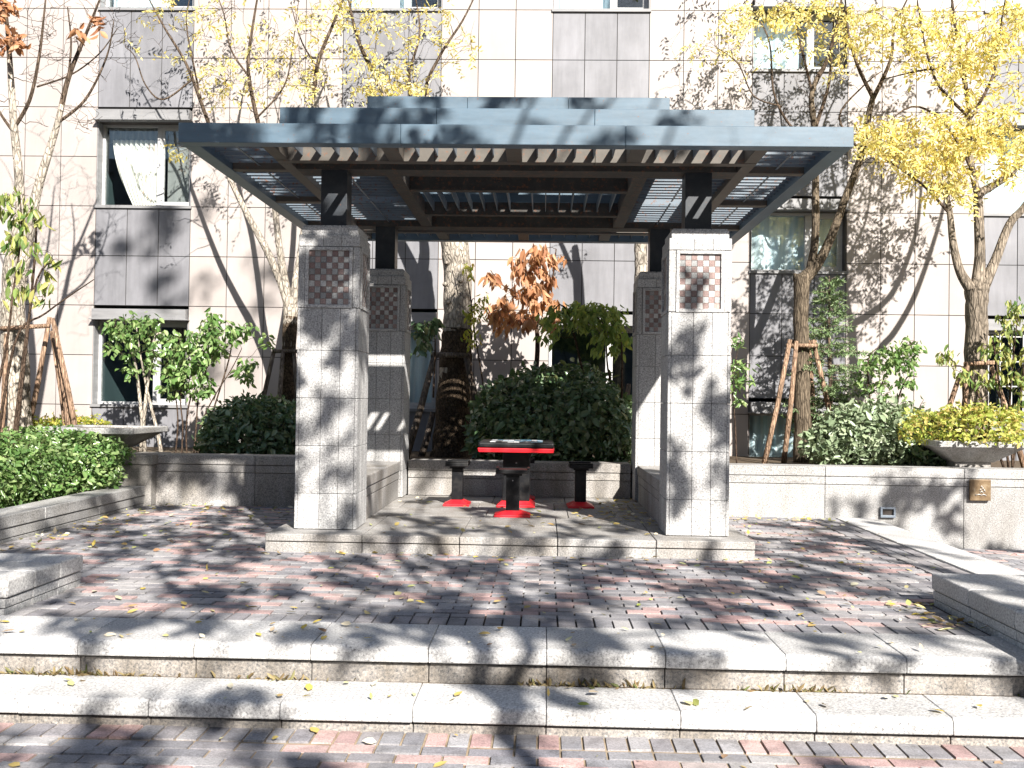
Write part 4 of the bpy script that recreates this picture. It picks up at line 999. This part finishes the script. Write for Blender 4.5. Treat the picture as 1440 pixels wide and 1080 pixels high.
stakes([((73, 466), (92, 602), .2, .0), ((70, 446), (40, 600), .15, .1), ((78, 460), (88, 540), .0, -.1), ((9, 470), (2, 600), -.15, -.4), ((74, 448), (106, 605), -.15, -.3)], YA, [(0, 462, 70, 458, -.17)], 'reddish tan stakes propping the bare tree at the left edge', 'stake_wood', .033)
# slanting bare poles in the planter left of the thick trunk and right rear pillar
stakes([((884, 540), (870, 655), 0, -.2), ((876, 600), (880, 655), .1, .1)], 13.4, [], 'two slanting stakes beside the slim trunk behind the right rear pillar', 'stake_grey', .035)

# ------------------------------------------------------------------ the block of flats across the path (out of view, added to darken pane reflections and sky fill)
fb = thing('building', (0, -30, LOW), 'unseen low block of flats added behind the viewpoint to darken the pane reflections', 'building')
m = MB()
zs_ = [LOW-.1]+[z for k in range(5) for z in (1.1+2.95*k, 2.6+2.95*k)]+[15.2]
xs_ = [-45]+[x for k in range(-11, 12) for x in (k*3.8-.95, k*3.8+.95)]+[45]
for i in range(0, len(zs_)-1):
    if i % 2 == 0: m.box(-45, 45, -38, -30, zs_[i], zs_[i+1])
    else:
        for j in range(0, len(xs_)-1, 2): m.box(xs_[j], xs_[j+1], -30.3, -30, zs_[i], zs_[i+1])
m.box(-45, 45, -30.8, -30.35, LOW, 15.1); m.build('wall', 'dark_tile', fb)
for i in range(1, len(zs_)-1, 2):
    for k in range(-4, 5):
        m = MB(); x = k*3.8
        m.box(x-.95, x-.88, -30.2, -30.1, zs_[i], zs_[i+1]); m.box(x+.88, x+.95, -30.2, -30.1, zs_[i], zs_[i+1]); m.box(x-.04, x+.04, -30.2, -30.1, zs_[i], zs_[i+1])
        m.box(x-.88, x+.88, -30.2, -30.1, zs_[i], zs_[i]+.07); m.box(x-.88, x+.88, -30.2, -30.1, zs_[i+1]-.07, zs_[i+1]); m.build('window', 'white_frame', fb)

# ------------------------------------------------------------------ litter and weeds
g = np.random.default_rng(77)
def litter(n, x0, x1, y0, y1, z, bias=None):
    P = np.column_stack([g.uniform(x0, x1, n), g.uniform(y0, y1, n), np.full(n, z)+g.uniform(.004, .014, n)]); return P
P = np.concatenate([litter(210, -4.2, 3.0, 5.6, 7.98, 0), litter(150, -4.2, -2.2, 8, 11.2, 0), litter(60, 1.7, 3.1, 8, 11, 0), litter(90, -1.5, 1.0, 8.05, 11.3, PT), litter(80, .3, 1.0, 9.2, 11.3, PT), litter(60, -4, 2.3, 5.06, 5.5, .002),
                    litter(46, -4, 4, 4.68, 5.0, -.176), litter(70, -4, 4, 3.2, 4.65, LOW), litter(90, -4, 2.4, 7.86, 7.99, 0), litter(60, 3.6, 6, 8, 11, LOW+.01), litter(120, -4.28, -4.0, 6.6, 11, 0), litter(110, -4.2, -2.1, 10.7, 11.22, 0), litter(90, .6, 1.0, 8.9, 11.3, PT), litter(80, 1.7, 3.1, 10.6, 11.03, 0), litter(60, 2.1, 2.39, 5.6, 6.4, 0)])
n = len(P); D = g.normal(size=(n, 3)); D[:, 2] *= .15; N = np.tile((0, 0, 1.), (n, 1))+g.normal(0, .25, (n, 3)); L = g.uniform(.018, .075, n)
tag(leaf_obj('fallen_leaves', 'leaf_litter', P, D, N, L, L*g.uniform(.4, .7, n), fold=.12, droop=-.08), 'scattered yellow and brown fallen leaves on the paving and steps', 'fallen leaves', kind='stuff')
P = np.column_stack([g.uniform(-4.4, 2.4, 1500), g.uniform(5.030, 5.056, 1500), np.full(1500, -.182)]); dens = np.sin(P[:, 0]*2.3)+np.sin(P[:, 0]*5.1+1)+g.normal(0, .8, 1500); P = P[dens > .9]; n = len(P)
D = g.normal(0, .55, (n, 3)); D[:, 2] = g.uniform(.2, 1, n); D[:, 1] -= .35; L = g.uniform(.02, .065, n)
tag(leaf_obj('weeds', 'weed', P, D, g.normal(size=(n, 3)), L, L*.3), 'weeds and dry leaves in the gap behind the lower step', 'weeds', kind='stuff')

# ------------------------------------------------------------------ tall trees across the path, whose shade falls on the place
g = np.random.default_rng(404)
SV = np.array(SUN)
# how shady each surface of the place is in the photograph: (corner, edge, edge, shaded share)
SHADY = [((-3.2, 2.6, LOW), (6.4, 0, 0), (0, 2.05, 0), .52), ((-3.6, 4.66, -.18), (6.6, 0, 0), (0, .37, 0), .30),
         ((-3.6, 5.02, 0), (2.6, 0, 0), (0, .5, 0), .40), ((-1, 5.02, 0), (2, 0, 0), (0, .5, 0), .58), ((1, 5.02, 0), (1.5, 0, 0), (0, .5, 0), .5),
         ((-4.3, 5.53, 0), (3.3, 0, 0), (0, 2.47, 0), .60), ((-1, 5.53, 0), (2, 0, 0), (0, 2.47, 0), .68), ((1, 5.53, 0), (2.1, 0, 0), (0, 2.47, 0), .68),
         ((-4.3, 8, 0), (2.1, 0, 0), (0, 3.2, 0), .60), ((1.7, 8, 0), (1.4, 0, 0), (0, 3, 0), .55), ((-1.5, 8, PT), (2.5, 0, 0), (0, 3.3, 0), .50),
         ((-2, 8.28, .14), (.5, 0, 0), (0, 0, 2.4), .62), ((1, 8.28, 1.4), (.5, 0, 0), (0, 0, 1.2), .16), ((1, 8.28, .14), (.5, 0, 0), (0, 0, 1.26), .62),
         ((-3.1, 7.55, 2.95), (1.9, 0, 0), (0, 0, .35), .95), ((-1.2, 7.55, 3.08), (1.5, 0, 0), (0, 0, .16), .62), ((.3, 7.55, 3.08), (1.9, 0, 0), (0, 0, .16), .28),
         ((-2.4, 8.15, 3.32), (1.4, 0, 0), (0, 0, .22), .93), ((-1, 8.15, 3.36), (1.8, 0, 0), (0, 0, .16), .55), ((.8, 8.15, 3.36), (.9, 0, 0), (0, 0, .16), .3),
         ((-1.5, 8.75, 3.6), (1.3, 0, 0), (0, 0, .2), .65), ((-.2, 8.75, 3.6), (1.3, 0, 0), (0, 0, .2), .22), ((-1.5, 8.8, 3.8), (2.5, 0, 0), (0, 3.2, 0), .62),
         ((-4.25, 11.25, 0), (2.1, 0, 0), (0, 0, .55), .72), ((-4.9, 11.1, .1), (.65, 0, 0), (0, 0, .45), .4), ((3.2, 11.07, -.3), (2.4, 0, 0), (0, 0, .85), .60),
         ((-4.4, 5.6, .18), (1.5, 0, 0), (0, .9, 0), .30), ((2.4, 4.8, .18), (1.3, 0, 0), (0, 1.6, 0), .55), ((-4.6, 7, .2), (.3, 0, 0), (0, 4, 0), .4),
         ((-2.7, 7.65, 3.24), (.5, 0, 0), (0, 2.2, 0), .85), ((1.65, 7.65, 3.24), (.5, 0, 0), (0, 2.6, 0), .6), ((-6.2, 15, 2.6), (.8, 0, 0), (0, 0, 1.5), .5),
         ((-7, 15, 1), (3.4, 0, 0), (0, 0, 3.3), .10)]
CA = .105
CL = []
for p, e, f_, c in SHADY:
    p, e, f_ = map(lambda q: np.array(q, float), (p, e, f_))
    area = abs(np.dot(np.cross(e, f_), SV)); n = -math.log(1-c)*area/CA
    n = int(n)+(g.random() < n-int(n))
    for k in range(n):
        q = p+e*g.random()+f_*g.random(); yc = q[1]-g.uniform(6.6, 9.2) if p[1] < 14 else g.uniform(-3.5, -1)
        CL.append(q+SV*((yc-q[1])/SV[1]))
CL = np.array(CL)
TRUNKS = [(3.1, -3.0, 6.2, 'tall tree across the path casting dappled shade on the steps'), (6.8, -3.6, 5.4, 'second tall tree across the path, further right'),
          (-.6, -3.9, 5.2, 'third tall tree across the path, further left')]
own = np.argmin(np.array([[abs(c[0]-t_[0]-.12*(c[2]-6)) for t_ in TRUNKS] for c in CL]), axis=1)
for k, (x, y, h0, lab) in enumerate(TRUNKS):
    tr = Tree(41+k); base = np.array((x, y, LOW)); top = np.array((x+.1, y, h0)); C = CL[own == k]
    tr.limb([base, base+(0.02, 0, 2.0), base+(-.02, .05, 4.2), top], [.075, .065, .058, .05], 10)
    hi = C[np.argsort(-C[:, 2])][::max(1, len(C)//14)]
    for e in hi[:14]:
        tr.limb([top-(0, 0, tr.g.uniform(0, 1.2)), top+(e-top)*.45+tr.g.normal(0, .25, 3)+(0, 0, .2), e], [.030, .022, .010], 6)
    ex = np.column_stack([tr.g.uniform(x-3, x+3, 90), tr.g.uniform(y-1, y+1.5, 90), tr.g.uniform(12.5, 17.5, 90)]) if k != 1 else np.zeros((0, 3))
    tr.reach(np.concatenate([C, ex]), .022, wob=.08)
    A = (C[:, None, :]+tr.g.normal(0, .075, (len(C), 5, 3))).reshape(-1, 3)
    finish_tree('shade_tree', tr, tuple(base), lab, 'bark_brown', sprays(tr.g, A, (6, 10), (.08, .17), (.10, .16), .6), 'leaf_shade', 'tall trees across the path')
print('SHADE CLUSTERS', len(CL))
for o in bpy.data.objects:
    if '_o' in o: del o['_o']
